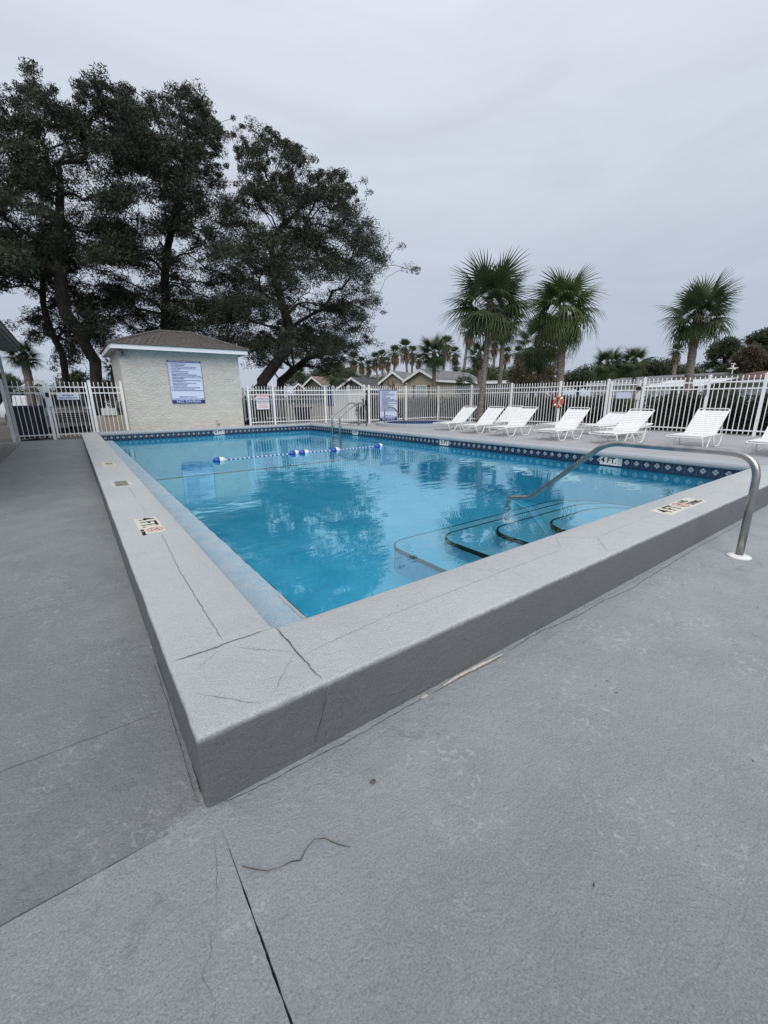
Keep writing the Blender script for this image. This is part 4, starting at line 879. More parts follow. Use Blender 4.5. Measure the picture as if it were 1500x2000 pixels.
# ------------------------------------------------------------------ houses
def siding_wall(b, a, c, z0, z1, n):
    pass
def gable_house(P0, P1, vec, zb, ze, zr, wall, roofm, label, trim='trimwhite', ov=.35, rows=True, win=None, name='house'):
    """rectangle P0-P1 (gable front) extruded along vec; ridge from the gable's middle along vec"""
    P0, P1, vec = Vector(P0[:2]), Vector(P1[:2]), Vector(vec[:2]); t = empty(name, (P0.x, P0.y, 0), 0, label, 'house', 'houses beyond the fence')
    o = P0.copy(); A, B = P0-o, P1-o; C_, D_ = B+vec, A+vec; Mf, Mb = (A+B)/2, (C_+D_)/2; z = lambda p, h: (p.x, p.y, h)
    b = MB(); b.add([z(A, zb), z(B, zb), z(C_, zb), z(D_, zb), z(A, ze), z(B, ze), z(C_, ze), z(D_, ze), z(Mf, zr), z(Mb, zr)], [(0, 1, 5, 8, 4), (1, 2, 6, 5), (2, 3, 7, 9, 6), (3, 0, 4, 7)]); b.build('wall', M[wall], t)
    u = (B-A).normalized(); w = vec.normalized(); W = (B-A).length; sl = (zr-ze)/(W/2)
    fA, fB, bA, bB = A-u*ov-w*ov, B+u*ov-w*ov, D_-u*ov+w*ov, C_+u*ov+w*ov; fm_, bm2 = Mf-w*ov, Mb+w*ov; zo = ze-sl*ov
    b = MB(); th = .10
    for (e0, e1) in ((fA, bA), (fB, bB)):
        b.add([z(e0, zo+.03), z(e1, zo+.03), z(bm2, zr+.03), z(fm_, zr+.03), z(e0, zo+.03+th), z(e1, zo+.03+th), z(bm2, zr+.03+th), z(fm_, zr+.03+th)], [(0, 1, 2, 3), (4, 5, 6, 7), (0, 1, 5, 4), (0, 3, 7, 4), (1, 2, 6, 5)])
    b.build('roof', M[roofm], t)
    b = MB(); d = -w*.03
    for e0 in (fA, fB):
        a0, a1 = e0+d, fm_+d; b.quad(z(a0, zo-.12), z(a1, zr-.12), z(a1, zr+.10), z(a0, zo+.10))
    for (e0, e1, s) in ((fA, bA, -1), (fB, bB, 1)):
        a0, a1 = e0+u*.02*s, e1+u*.02*s; b.quad(z(a0, zo-.10), z(a1, zo-.10), z(a1, zo+.08), z(a0, zo+.08))
    b.build('fascia', M[trim], t)
    if rows:
        b = MB(); k = int((zr-zb)/.22)
        for j in range(k):
            zz = zb+j*.22; f = 1 if zz+.2 <= ze else max(0, (zr-zz-.22)/(zr-ze))
            if f <= .05: continue
            a0, a1 = Mf+(A-Mf)*f-w*.012, Mf+(B-Mf)*f-w*.012; b.add([z(a0-w*.02, zz), z(a1-w*.02, zz), z(a1, zz+.2), z(a0, zz+.2)], [(0, 1, 2, 3)])
            if zz+.2 < ze:
                a0, a1 = B+u*.012, C_+u*.012; b.add([z(a0+u*.02, zz), z(a1+u*.02, zz), z(a1, zz+.2), z(a0, zz+.2)], [(0, 1, 2, 3)])
        b.build('siding_boards', M[wall], t, kind='stuff')
    if win:
        for (s, wz, ww, wh) in win:
            c = A.lerp(B, s)-w*.05; b = MB(); b.quad(z(c-u*ww/2, wz-wh/2), z(c+u*ww/2, wz-wh/2), z(c+u*ww/2, wz+wh/2), z(c-u*ww/2, wz+wh/2)); wi = b.build('window', M['curtain'], t)
            b = MB()
            for sg in (-1, 1): cc = c+u*sg*(ww/2+.03)-w*.02; b.quad(z(cc-u*.03, wz-wh/2-.06), z(cc+u*.03, wz-wh/2-.06), z(cc+u*.03, wz+wh/2+.06), z(cc-u*.03, wz+wh/2+.06))
            b.quad(z(c-u*ww/2-w*.02, wz+wh/2), z(c+u*ww/2-w*.02, wz+wh/2), z(c+u*ww/2-w*.02, wz+wh/2+.07), z(c-u*ww/2-w*.02, wz+wh/2+.07)); b.build('window_frame', M['trimwhite'], wi)
            for sg in (-1, 1):
                cc = c+u*sg*(ww/2+.22)-w*.02; b = MB(); b.quad(z(cc-u*.13, wz-wh/2), z(cc+u*.13, wz-wh/2), z(cc+u*.13, wz+wh/2+.05), z(cc-u*.13, wz+wh/2+.05)); b.build('shutter', M['shutter'], t)
    return t
def H(u0, v0, D0, u1, v1, D1, up_, vp, u2, D2, **kw):
    a, c, e_ = spot(u0, v0, D0), spot(u1, v1, D1), spot(u2, v1, D2); m_ = spot(up_, vp, (D0+D1)/2)
    return gable_house(a, c, (e_-c), GZ, (a.z+c.z)/2, m_.z, **kw)
H(598, 752, 48, 628, 749, 46, 612, 737, 722, 56, wall='siding_dark', roofm='shingle_tan', label='house with tan shingle roof and small dark gable, just right of the oaks')
H(664, 757, 40, 715, 756, 38, 688, 739, 772, 46, wall='siding_dark', roofm='shingle_dark', label='low house with near-black roof and dark gable beside the tan-roofed one')
H(748, 745, 41, 792, 744, 40, 767, 727, 850, 47, wall='siding', roofm='shingle_grey', label='left gabled wing of the grey-roofed beige house')
H(797, 741, 37, 852, 740, 35.5, 824, 723, 938, 43, wall='siding', roofm='shingle_grey', label='beige sided house with grey roof, shuttered window under its gable', win=[(.5, 1.35, 1.0, 1.1)])
H(575, 757, 52, 592, 757, 51, 583, 750, 600, 60, wall='siding_dark', roofm='shingle_dark', label='small far dark house left of the tan-roofed one', rows=False)
H(497, 752, 50, 515, 752, 49, 506, 745, 545, 58, wall='siding_white', roofm='metalroof', label='far white house seen under the leaning oak limbs', rows=False)
# long low houses on the right: ridge runs across the view
def long_house(u0, u1, v_e, v_r, D0, D1, depth, wall, roofm, label, hip=0.0):
    a, c = spot(u0, v_e, D0), spot(u1, v_e, D1); zr = spot((u0+u1)/2, v_r, (D0+D1)/2).z*1.0; u = Vector((c.x-a.x, c.y-a.y)); w = Vector((-u.y, u.x)).normalized()
    if (Vector((a.x, a.y))-Vector(CAM[:2])).dot(w) < 0: w = -w
    A0, A1 = Vector((a.x, a.y))+w*depth, Vector((a.x, a.y))
    return gable_house(A0, A1, u, GZ, (a.z+c.z)/2, zr, wall, roofm, label, rows=False)
long_house(1156, 1345, 746, 735, 44, 38, 8, 'siding_white', 'shingle_grey', 'long low house with dark grey roof behind the right fence')
long_house(1385, 1560, 743, 724, 34, 30, 7, 'siding_white', 'shingle_red', 'long house with red-brown roof at the right picture edge')
long_house(925, 1000, 747, 744, 40, 39, 6, 'siding_dark', 'metalroof', 'flat grey shed extending right from the beige house')
t = empty('awning', (*spot(1240, 755, 27)[:2], GZ), 0, 'white ribbed patio cover behind the right fence', 'awning')
a_, c_ = spot(1245, 757, 27), spot(1372, 752, 25); dv = (c_-a_); ang = math.atan2(dv.y, dv.x); t.location = (a_.x, a_.y, 0); t.rotation_euler = (0, 0, ang); Lw = Vector((dv.x, dv.y)).length
b = MB(); k = 26
for j in range(k):
    x0, x1 = Lw*j/k, Lw*(j+.8)/k; b.add([(x0, 0, a_.z), (x1, 0, a_.z), (x1, 2.6, a_.z+.40), (x0, 2.6, a_.z+.40)], [(0, 1, 2, 3)]); b.add([(x1, 0, a_.z-.04), (Lw*(j+1)/k, 0, a_.z-.04), (Lw*(j+1)/k, 2.6, a_.z+.36), (x1, 2.6, a_.z+.36)], [(0, 1, 2, 3)])
b.build('ribbed_panels', M['whitepaint'], t)
for x in (.1, Lw/3, 2*Lw/3, Lw-.1):
    b = MB(); b.box((x, .06, (a_.z+GZ)/2), (.09, .09, a_.z-GZ)); b.build('post', M['whitepaint'], t)
b = MB(); b.box((Lw/2, 2.62, .8), (Lw, .1, 2.3)); b.build('back_wall', M['siding_dark'], t)
H(56, 754, 34, 92, 754, 34, 74, 745, 66, 42, wall='siding_white', roofm='metalroof', label='white sided house beyond the left gate', rows=True)
H(160, 752, 40, 215, 752, 40, 190, 742, 190, 48, wall='siding_white', roofm='metalroof', label='pale roofed house between oak trunk and pump house', rows=False)
p = spot(1433, 712, 33); t = empty('tv_antenna', (p.x, p.y, 1.9), .4, 'white roof aerial above the red-brown roof', 'aerial')
b = MB(); b.tube([(0, 0, 0), (0, 0, p.z-1.9)], .03, 6); b.build('mast', M['whitepaint'], t)
b = MB(); h_ = p.z-1.9; b.tube([(-.8, 0, h_-.3), (.6, 0, h_-.05)], .03, 6); b.tube([(-.5, 0, h_), (.9, 0, h_+.1)], .03, 6)
for k in range(5): b.tube([(-.4+k*.25, -.2, h_-.2), (-.4+k*.25, .2, h_-.2)], .015, 4)
b.build('aerial_rods', M['whitepaint'], t)

# ------------------------------------------------------------------ foliage helpers
def leaf_cloud(centers, radii, per, size, aspect=2.2, flat=.7, droop=0.0, seed=0):
    """many small rhombic leaves scattered round centres; returns verts, flat quads"""
    r = np.random.default_rng(seed); n = len(centers)*per; c = np.repeat(np.asarray(centers), per, 0); rad = np.repeat(np.asarray(radii), per)[:, None]
    d = r.normal(size=(n, 3)); d /= np.linalg.norm(d, axis=1)[:, None]; d *= r.random((n, 1))**.45; d[:, 2] *= flat
    p = c+d*rad; a = r.normal(size=(n, 3)); a[:, 2] -= droop; a /= np.linalg.norm(a, axis=1)[:, None]
    b_ = np.cross(a, r.normal(size=(n, 3))); b_ /= np.linalg.norm(b_, axis=1)[:, None]
    s = size*(.6+.8*r.random((n, 1))); a *= s; b_ *= s/aspect
    v = np.stack([p-a, p+b_*.5, p+a, p-b_*.5], 1).reshape(-1, 3); return v, np.arange(4*n)
def grow(base, start_pts, att, bf=.35, wiggle=.12, seed=1):
    """greedy tree: join every target to the growing tree at the cheapest node; returns nodes, parents"""
    r = np.random.default_rng(seed); nodes = [np.array(p, float) for p in start_pts]; par = [-1]+list(range(len(start_pts)-1))
    plen = [0.0]
    for i in range(1, len(nodes)): plen.append(plen[-1]+np.linalg.norm(nodes[i]-nodes[i-1]))
    att = sorted(att, key=lambda p: np.linalg.norm(p-nodes[-1])); NA = np.array(nodes); PL = np.array(plen); lo_ok = np.array([0 if i < len(nodes)*.38 else 1 for i in range(len(nodes))], bool)
    tips = []
    for a in att:
        d = np.linalg.norm(NA-a, axis=1); cost = d+bf*PL+np.where(lo_ok, 0, 50); j = int(np.argmin(cost)); s = NA[j]; L = d[j]; k = max(1, int(L/.45)); prev = j
        side = r.normal(size=3)*L*wiggle; newn, newl = [], []
        for i in range(1, k+1):
            t_ = i/k; p = s+(a-s)*t_+side*math.sin(math.pi*t_)+np.array([0, 0, L*.10*math.sin(math.pi*t_)])+r.normal(size=3)*.04
            if i == k: p = a
            last = s if i == 1 else newn[-1]; lp = PL[j] if i == 1 else newl[-1]
            newn.append(p); newl.append(lp+np.linalg.norm(p-last)); par.append(prev); prev = len(NA)+len(newn)-1
        NA = np.vstack([NA, newn]); PL = np.concatenate([PL, newl]); lo_ok = np.concatenate([lo_ok, np.ones(len(newn), bool)]); tips.append(prev)
    return NA, par, tips
def limbs_mesh(name, NA, par, r_tip, r_base, m, p=2.3, rmax_scale=1.0, exclude=None):
    n = len(NA); w = np.zeros(n); ch = [0]*n
    for q in par:
        if q >= 0: ch[q] += 1
    for i in range(n-1, -1, -1):
        if ch[i] == 0: w[i] += 1
        if par[i] >= 0: w[par[i]] += w[i]
    rad = r_tip*(w**(1/p)); rad *= 1; k = r_base/rad[0]; ex = math.log(max(k, 1.01))/math.log(max(w[0], 2)); rad = rad*(w**ex)
    v, f = [], []; sides = 6
    for i in range(1, n):
        a, c = Vector(NA[par[i]]), Vector(NA[i]); t_ = (c-a)
        if t_.length < 1e-5: continue
        t_.normalize(); o1 = t_.orthogonal().normalized(); o2 = t_.cross(o1); sd_ = 8 if rad[i] > .08 else (5 if rad[i] > .03 else 3); b0 = len(v)
        ra, rb = min(rad[par[i]], rad[i]*1.25), rad[i]
        for (pt, rr) in ((a-t_*ra*.3, ra), (c+t_*rb*.3, rb)):
            for j in range(sd_):
                g_ = 2*math.pi*j/sd_; v.append(tuple(pt+(o1*math.cos(g_)+o2*math.sin(g_))*rr))
        f += [(b0+j, b0+(j+1) % sd_, b0+sd_+(j+1) % sd_, b0+sd_+j) for j in range(sd_)]
    me = bpy.data.meshes.new(name); me.from_pydata(v, [], f); me.materials.append(m); me.polygons.foreach_set('use_smooth', [True]*len(me.polygons)); return me
def inside(poly, x, y):
    c = False; j = len(poly)-1
    for i in range(len(poly)):
        xi, yi = poly[i]; xj, yj = poly[j]
        if (yi > y) != (yj > y) and x < (xj-xi)*(y-yi)/(yj-yi)+xi: c = not c
        j = i
    return c
def oak(label, D, trunk, poly, n_att, seed, thick=4.5, rbase=.34, per=70, rad=.55, leaf=.075, hole=.02, bf=.30, holes=()):
    """trunk: [(u, v, dD)], poly: crown outline in the photo, given true depth by thick"""
    r = random.Random(seed); pts = [spot(u, v, D+dd) for u, v, dd in trunk]; base = Vector((pts[0].x, pts[0].y, GZ-.1)); pts[0] = base
    sm = []
    for a, c in zip(pts, pts[1:]):
        k = max(1, int((c-a).length/.5)); sm += [a.lerp(c, i/k)+Vector((r.uniform(-.04, .04), r.uniform(-.04, .04), 0))*(1 if i else 0) for i in range(k)]
    sm.append(pts[-1]); us = [q[0] for q in poly]; vs_ = [q[1] for q in poly]; att = []; rr = []
    tries = 0
    while len(att) < n_att and tries < n_att*60:
        tries += 1
        if tries % 14 == 1:
            for _ in range(40):
                lu, lv, ld = r.uniform(min(us), max(us)), r.uniform(min(vs_), max(vs_)), r.uniform(-1, 1)*thick
                if inside(poly, lu, lv) and r.random() < .85+.15*(lv-min(vs_))/(max(vs_)-min(vs_)): break
            sx_, sy_ = r.uniform(14, 34), r.uniform(7, 15)
        u, v = r.gauss(lu, sx_), r.gauss(lv, sy_); v += abs(u-lu)*.22
        if not inside(poly, u, v) and r.random() > .10: continue
        if any(((u-hx)/ha)**2+((v-hy)/hb)**2 < 1 for hx, hy, ha, hb in holes): continue
        q = spot(u, v, D+ld+r.gauss(0, .5))
        dn = noise.noise(q*.40+Vector((seed, 0, 0)))+.7*noise.noise(q*.95+Vector((0, seed, 0)))
        if dn < -.42: continue
        att.append(np.array(q)); rr.append(rad*r.uniform(.4, 1.15)*(.62 if v < min(vs_)+.35*(max(vs_)-min(vs_)) else 1))
    NA, par, tips = grow(base, [np.array(p) for p in sm], att, bf, .10, seed)
    t = empty('oak_tree', base, 0, label, 'tree', 'live oaks behind the pump house')
    off = np.array(base); me = limbs_mesh('trunk', NA-off, par, .010, rbase, M['bark']); inst('trunk', me, t)
    A = np.array(att)-off; v, f = leaf_cloud(A, rr, per, leaf, 2.0, .62, .2, seed)
    o = inst('crown', raw_mesh('crown', v, f, 4, M['oakleaf']), t); return t
# four live oaks whose crowns run together
oak('live oak with a thick forked trunk between the left gate and the pump house', 22.5,
    [(190, 790, 0), (188, 740, 0), (186, 705, 0), (160, 660, -.5), (128, 612, -1), (118, 540, -1.2), (116, 440, -1.2), (118, 350, -1)],
    [(-190, 330), (-120, 190), (-40, 150), (5, 175), (20, 165), (62, 118), (75, 150), (112, 165), (100, 195), (150, 215), (150, 165), (186, 150), (190, 108), (200, 150), (222, 155), (260, 190), (270, 250), (260, 430), (235, 500), (190, 540), (120, 560), (60, 560), (20, 540), (-40, 580), (-190, 560)],
    1700, 11, thick=3.6, per=100, leaf=.06, rad=.55, rbase=.22, holes=((30, 265, 14, 10), (95, 262, 22, 9), (60, 385, 26, 16), (125, 395, 14, 12), (165, 370, 14, 12), (135, 500, 16, 9), (205, 520, 22, 12)))
oak('slim live oak trunk left of the forked one, leaning with ragged low sprays', 25,
    [(131, 790, 0), (128, 735, 0), (122, 690, 0), (98, 640, 0), (84, 590, 0), (84, 545, 0), (100, 480, 0), (112, 430, 0)],
    [(-60, 470), (60, 440), (140, 430), (150, 520), (170, 560), (190, 600), (185, 650), (165, 700), (150, 715), (110, 722), (96, 690), (110, 660), (70, 670), (50, 650), (64, 630), (36, 626), (50, 600), (60, 575), (0, 560), (-60, 580)],
    560, 12, thick=2.5, rbase=.14, per=75, leaf=.06, rad=.42, holes=((85, 590, 16, 10), (140, 620, 10, 12), (105, 670, 9, 9)))
oak('tall upright live oak directly behind the pump house roof', 24,
    [(322, 790, 0), (323, 640, 0), (322, 560, 0), (326, 490, 0), (338, 440, 0), (352, 370, 0), (362, 300, 0), (366, 240, 0)],
    [(205, 170), (250, 168), (300, 190), (345, 170), (358, 160), (375, 172), (398, 185), (405, 215), (436, 245), (440, 290), (425, 330), (448, 370), (440, 450), (470, 500), (480, 560), (475, 660), (440, 700), (330, 690), (230, 690), (165, 665), (150, 600), (180, 540), (210, 470), (220, 330)],
    1950, 13, thick=4.0, per=100, leaf=.06, rad=.55, rbase=.22, holes=((238, 370, 16, 12), (245, 530, 24, 12), (262, 550, 14, 10), (290, 470, 9, 12), (372, 400, 10, 20), (190, 545, 14, 10), (385, 440, 12, 18)))
oak('spreading live oak leaning right over the fence, with thick low limbs', 20.5,
    [(508, 790, 0), (512, 745, 0), (530, 722, .3), (556, 690, .5), (566, 640, .6), (545, 570, .6), (534, 520, .6), (530, 480, .6), (552, 440, .8), (580, 415, .9), (600, 370, 1)],
    [(425, 480), (428, 380), (436, 350), (450, 335), (446, 305), (458, 290), (440, 262), (462, 245), (458, 214), (472, 240), (494, 228), (500, 258), (522, 248), (545, 270), (590, 285), (598, 310), (620, 312), (612, 335), (660, 325), (690, 345), (702, 372), (682, 378), (700, 425), (716, 422), (745, 450), (748, 485), (776, 506), (750, 512), (740, 530), (728, 560), (745, 600), (752, 618), (728, 640), (700, 665), (690, 700), (660, 722), (610, 700), (560, 690), (500, 705), (478, 690), (430, 640), (425, 560)],
    1850, 14, thick=3.6, per=95, leaf=.052, rbase=.24, rad=.48, holes=((445, 300, 16, 30), (590, 350, 16, 10), (510, 545, 20, 12), (585, 535, 14, 8), (660, 480, 10, 10), (545, 425, 10, 9), (640, 440, 9, 8)))
oak('low second stem of live oak reaching right behind the warning sign', 22.5,
    [(540, 790, 0), (548, 745, 0), (575, 722, .2), (600, 700, .4), (640, 690, .6)],
    [(480, 640), (560, 620), (660, 640), (720, 650), (745, 620), (735, 660), (700, 690), (706, 715), (660, 712), (640, 735), (600, 715), (520, 725), (480, 720)],
    340, 15, thick=2.0, rbase=.2, rad=.4, leaf=.055, per=75)

# ------------------------------------------------------------------ palms
def frond_mesh(seed, R1=.88, pet=.66, n=26, spread=118, droop=.35, name='frond'):
    r = random.Random(seed); b = MB(); droop_p = .10
    for i in range(4):
        t0, t1 = i/4, (i+1)/4; p0 = Vector((pet*t0, 0, -droop_p*t0*t0)); p1 = Vector((pet*t1, 0, -droop_p*t1*t1)); w = .018
        b.add([p0+Vector((0, w, 0)), p0-Vector((0, w, 0)), p1-Vector((0, w, 0)), p1+Vector((0, w, 0))], [(0, 1, 2, 3)])
    for i in range(n):
        t = -1+2*i/(n-1); a = R_(spread)*t; L = R1*(1-.28*abs(t)**2)*r.uniform(.85, 1.08); st = Vector((pet+.18*(1-abs(t)), 0, -droop_p-.02)); d = Vector((math.cos(a), math.sin(a), -.10-.25*abs(t)))
        w = .027; side = Vector((-math.sin(a), math.cos(a), 0)); fold = Vector((0, 0, .012)); prev = None; segs = 4; pts = []
        for k in range(segs+1):
            s = k/segs; q = st+d*L*s+Vector((0, 0, -droop*L*s**2.6*r.uniform(.8, 1.3))); ww = w*(1.0 if s < .5 else min(1, (1-s)*1.7+.10))*(.5+.5*min(1, s*4)); pts.append((q, ww))
        for k in range(segs):
            (p0, w0), (p1, w1) = pts[k], pts[k+1]; b.add([p0-side*w0, p0+side*w0, p1+side*w1, p1-side*w1], [(0, 1, 2, 3)])
    return b
FM = [frond_mesh(s, droop=d).mesh('frond', M['palmleaf']) for s, d in ((1, .12), (2, .2), (3, .35), (4, .55))]
FMy = [frond_mesh(s+10, droop=d).mesh('frond', M['palmleaf2']) for s, d in ((1, .3), (2, .5), (3, .8), (4, 1.0))]
FMd = frond_mesh(30, R1=.6, n=16, spread=60, droop=1.2).mesh('dead_frond', M['deadleaf'])
def palm_trunk(t, pts, r0, r1, boots=.8, seed=0, bulge=1.25):
    r = random.Random(seed); pts = [Vector(p) for p in pts]; fine = []
    for a, c in zip(pts, pts[1:]):
        k = max(2, int((c-a).length/.10)); fine += [a.lerp(c, i/k) for i in range(k)]
    fine.append(pts[-1]); n = len(fine); rs = [(r0+(r1-r0)*i/(n-1))*(1+.05*math.sin(i*2.1)+r.uniform(-.03, .03)) for i in range(n)]
    b = MB(); b.tube(fine, rs, 12); b.build('trunk', M['palmbark'], t, smooth=True)
    top = fine[-1]; dr = (fine[-1]-fine[-4]).normalized(); b = MB(); k = int(boots*52)
    for i in range(k):
        s = i/k; w = i*2.399; base = top-dr*boots*(1-s); rr = r1*(.9+.35*math.sin(s*math.pi)); o = Vector((math.cos(w), math.sin(w), 0))
        p = base+o*rr*.7; q = p+o*r1*.75*bulge+dr*.16; sd = Vector((-o.y, o.x, 0))*.035
        b.add([p-sd, p+sd, q+sd*.6, q-sd*.6, p-sd-dr*.05, p+sd-dr*.05], [(0, 1, 2, 3), (4, 5, 1, 0), (4, 5, 2, 3)])
    b.tube([top-dr*boots, top-dr*boots*.5, top+dr*.05], [r1*1.0, r1*1.25, r1*.9], 10); b.build('leaf_boots', M['boots'], t)
    return top
def palm(label, D, crown, R_px, base, r0=.15, mid=(), n=34, seed=0, ms=None, zbase=GZ, hang=-45, boots=.8, group='cabbage palms', dead=2, top_deg=80):
    """crown: pixel of the crown's heart, base: pixel column of the foot"""
    r = random.Random(seed); P0 = spot(base[0], 800, D); pts = [(P0.x, P0.y, zbase)]+[spot(u, v, D) for u, v in mid]+[spot(crown[0], crown[1], D)]
    edge = spot(crown[0]+R_px, crown[1], D); Rm = math.hypot(edge.x-pts[-1].x, edge.y-pts[-1].y); s = Rm/1.24
    t = empty('palm_tree', pts[0], 0, label, 'palm tree', group); o = Vector(pts[0]); pts = [Vector(p)-o for p in pts]
    top = palm_trunk(t, pts, r0, r0*.88, boots, seed)
    n = int(n*.98) if Rm > 1.3 and r0 > .1 and R_px > 50 else n
    for i in range(n):
        f = ((i+.5)/n)**.85; el = R_(top_deg-(top_deg-hang)*f**1.0+r.uniform(-9, 9)); az = i*2.39996+r.uniform(-.25, .25); k = min(3, int(f*4)); M_ = (ms or FM)[k]
        sc_ = s*r.uniform(.86, 1.06)*(.92 if f > .8 else 1); inst('frond', M_, t, top+Vector((0, 0, -.12*f)), (r.uniform(-.25, .25), -el, az), (sc_,)*3)
    for i in range(dead): inst('frond', FMd, t, top-Vector((0, 0, .3)), (0, R_(55+r.uniform(0, 20)), r.uniform(0, 6.28)), (s*.7,)*3)
    return t
palm('tall cabbage palm inside the fence with a slender leaning trunk', 17.45, (957, 590), 78, (937, 0), .115, mid=((943, 760), (950, 690)), n=40, seed=1, zbase=0.0, boots=.8, hang=-38)
palm('full cabbage palm right of the tall one, thick pale trunk behind the fence', 19.0, (1100, 600), 70, (1092, 0), .17, mid=((1096, 700),), n=42, seed=2, ms=FMy, hang=-62, boots=.9)
palm('dark cabbage palm with a boot-covered trunk between the two tall palms', 22.5, (1052, 665), 52, (1058, 0), .22, mid=((1058, 720),), n=34, seed=3, hang=-70, boots=2.0)
palm('smaller palm whose crown hangs right behind the leaning trunk', 27, (985, 625), 42, (972, 0), .13, n=30, seed=4, hang=-55, boots=.9)
palm('leaning cabbage palm standing alone on the right behind the fence', 17.5, (1366, 612), 76, (1337, 0), .13, mid=((1345, 745), (1352, 690)), n=38, seed=5, hang=-40, boots=.7)
palm('mid-sized palm in front of the beige house window', 31, (848, 688), 33, (848, 0), .15, n=30, seed=6, hang=-50)
palm('mid-sized palm left of the tall leaning trunk, over the shed', 27, (936, 690), 27, (938, 0), .14, n=28, seed=7, hang=-45, boots=1.0)
palm('left one of two short palms over the long grey roof', 34, (1188, 708), 34, (1187, 0), .11, n=32, seed=8, hang=-50, boots=.5)
palm('right one of two short palms over the long grey roof', 34, (1240, 704), 32, (1237, 0), .11, n=32, seed=9, hang=-50, boots=.5)
palm('palm beyond the left gate beside the dark eave', 24, (44, 694), 36, (60, 0), .17, mid=((56, 740),), n=28, seed=10, hang=-28, boots=.4)
palm('low palm half hidden at the left edge beyond the fence', 27, (12, 745), 26, (14, 0), .15, n=20, seed=18, hang=-30, boots=.3)
palm('small palm seen between the oak trunks', 30, (152, 735), 20, (152, 0), .14, n=20, seed=19, hang=-40, boots=.4)
palm('palm trunk and crown behind the pump house corner', 30, (222, 715), 26, (214, 0), .14, n=20, seed=20, hang=-50, boots=.6)
palm('short palm crown left of the tan roof, under the oak', 42, (655, 728), 26, (655, 0), .16, n=26, seed=21, hang=-60)

# tall thin fan palms with brown skirts, far away
def far_palm_mesh(seed, dead=True):
    r = random.Random(seed); b = MB()
    for i in range(30):
        el = R_(80-115*(i/30)); az = i*2.4; d = Vector((math.cos(az)*math.cos(el), math.sin(az)*math.cos(el), math.sin(el))); sd = Vector((-math.sin(az), math.cos(az), 0))
        for k in range(7):
            w = (k-3)*.22; dd = (d+sd*math.sin(w)*1.1).normalized(); L = r.uniform(.85, 1.15); p0 = d*.35; p1 = p0+dd*L*.6; p2 = p1+dd*L*.35-Vector((0, 0, .22)); s_ = sd*.05
            b.add([p0-s_*.5, p0+s_*.5, p1+s_, p1-s_, p2], [(0, 1, 2, 3), (3, 2, 4)])
    me = b.mesh('crown', M['palmleaf']); b = MB()
    for i in range(70):
        az = r.uniform(0, 6.28); z = -r.uniform(.1, 1.3); R0 = .12; R1 = r.uniform(.35, .75)*(1-.25*abs(z+.6)); o = Vector((math.cos(az), math.sin(az), 0)); sd = Vector((-o.y, o.x, 0))*.09
        p0 = o*R0+Vector((0, 0, z+.3)); p1 = o*R1+Vector((0, 0, z-.15)); p2 = o*R1*.9+Vector((0, 0, z-.7)); b.add([p0-sd*.3, p0+sd*.3, p1+sd, p1-sd, p2], [(0, 1, 2, 3), (3, 2, 4)])
    return me, b.mesh('skirt', M['deadleaf'])
FP = [far_palm_mesh(s) for s in (1, 2, 3)]
FARP = [(588, 728, 13, 60), (628, 730, 11, 62), (690, 702, 16, 62), (706, 708, 13, 66), (720, 714, 12, 60), (733, 700, 14, 58), (746, 696, 15, 64), (757, 706, 11, 68), (771, 688, 16, 60), (791, 678, 18, 56), (806, 688, 14, 62), (818, 702, 12, 60),
        (872, 672, 19, 50), (888, 690, 15, 54), (916, 645, 20, 48), (890, 715, 13, 46), (968, 668, 17, 50), (990, 690, 15, 52), (1012, 688, 15, 54), (1030, 712, 16, 44), (1322, 685, 19, 46), (1085, 690, 10, 50), (640, 744, 9, 58), (665, 722, 12, 56)]
wh = ['far', 'distant', 'tall']
for i, (u, v, rp, D) in enumerate(FARP):
    P = spot(u, v, D); Q = spot(u+rp, v, D); s = math.hypot(Q.x-P.x, Q.y-P.y)/1.15
    left = 'left of the beige house' if u < 800 else ('behind the beige house' if u < 960 else ('behind the tall palms' if u < 1100 else 'behind the lone leaning palm'))
    order = sorted([q[0] for q in FARP if (q[0] < 800) == (u < 800) and (q[0] < 960) == (u < 960) and (q[0] < 1100) == (u < 1100)]).index(u)+1
    ordn = ['leftmost', 'second from left', 'third from left', 'fourth from left', 'fifth from left', 'sixth from left', 'seventh from left', 'eighth from left', 'ninth from left', 'tenth from left', 'eleventh from left', 'twelfth from left', 'thirteenth from left', 'fourteenth from left'][order-1]
    t = empty('fan_palm', (P.x, P.y, GZ), 0, 'tall fan palm with brown skirt, %s of those %s' % (ordn, left), 'palm tree', 'tall fan palms on the skyline')
    b = MB(); b.tube([(0, 0, 0), (random.uniform(-.3, .3), random.uniform(-.3, .3), (P.z-GZ)*.5), (0, 0, P.z-GZ)], [.20, .16, .13], 7); b.build('trunk', M['palmbark'], t)
    cm, sm_ = FP[i % 3]; inst('crown', cm, t, (0, 0, P.z-GZ), (0, 0, i*1.1), (s,)*3); inst('skirt', sm_, t, (0, 0, P.z-GZ), (0, 0, i), (s, s, s*1.15))

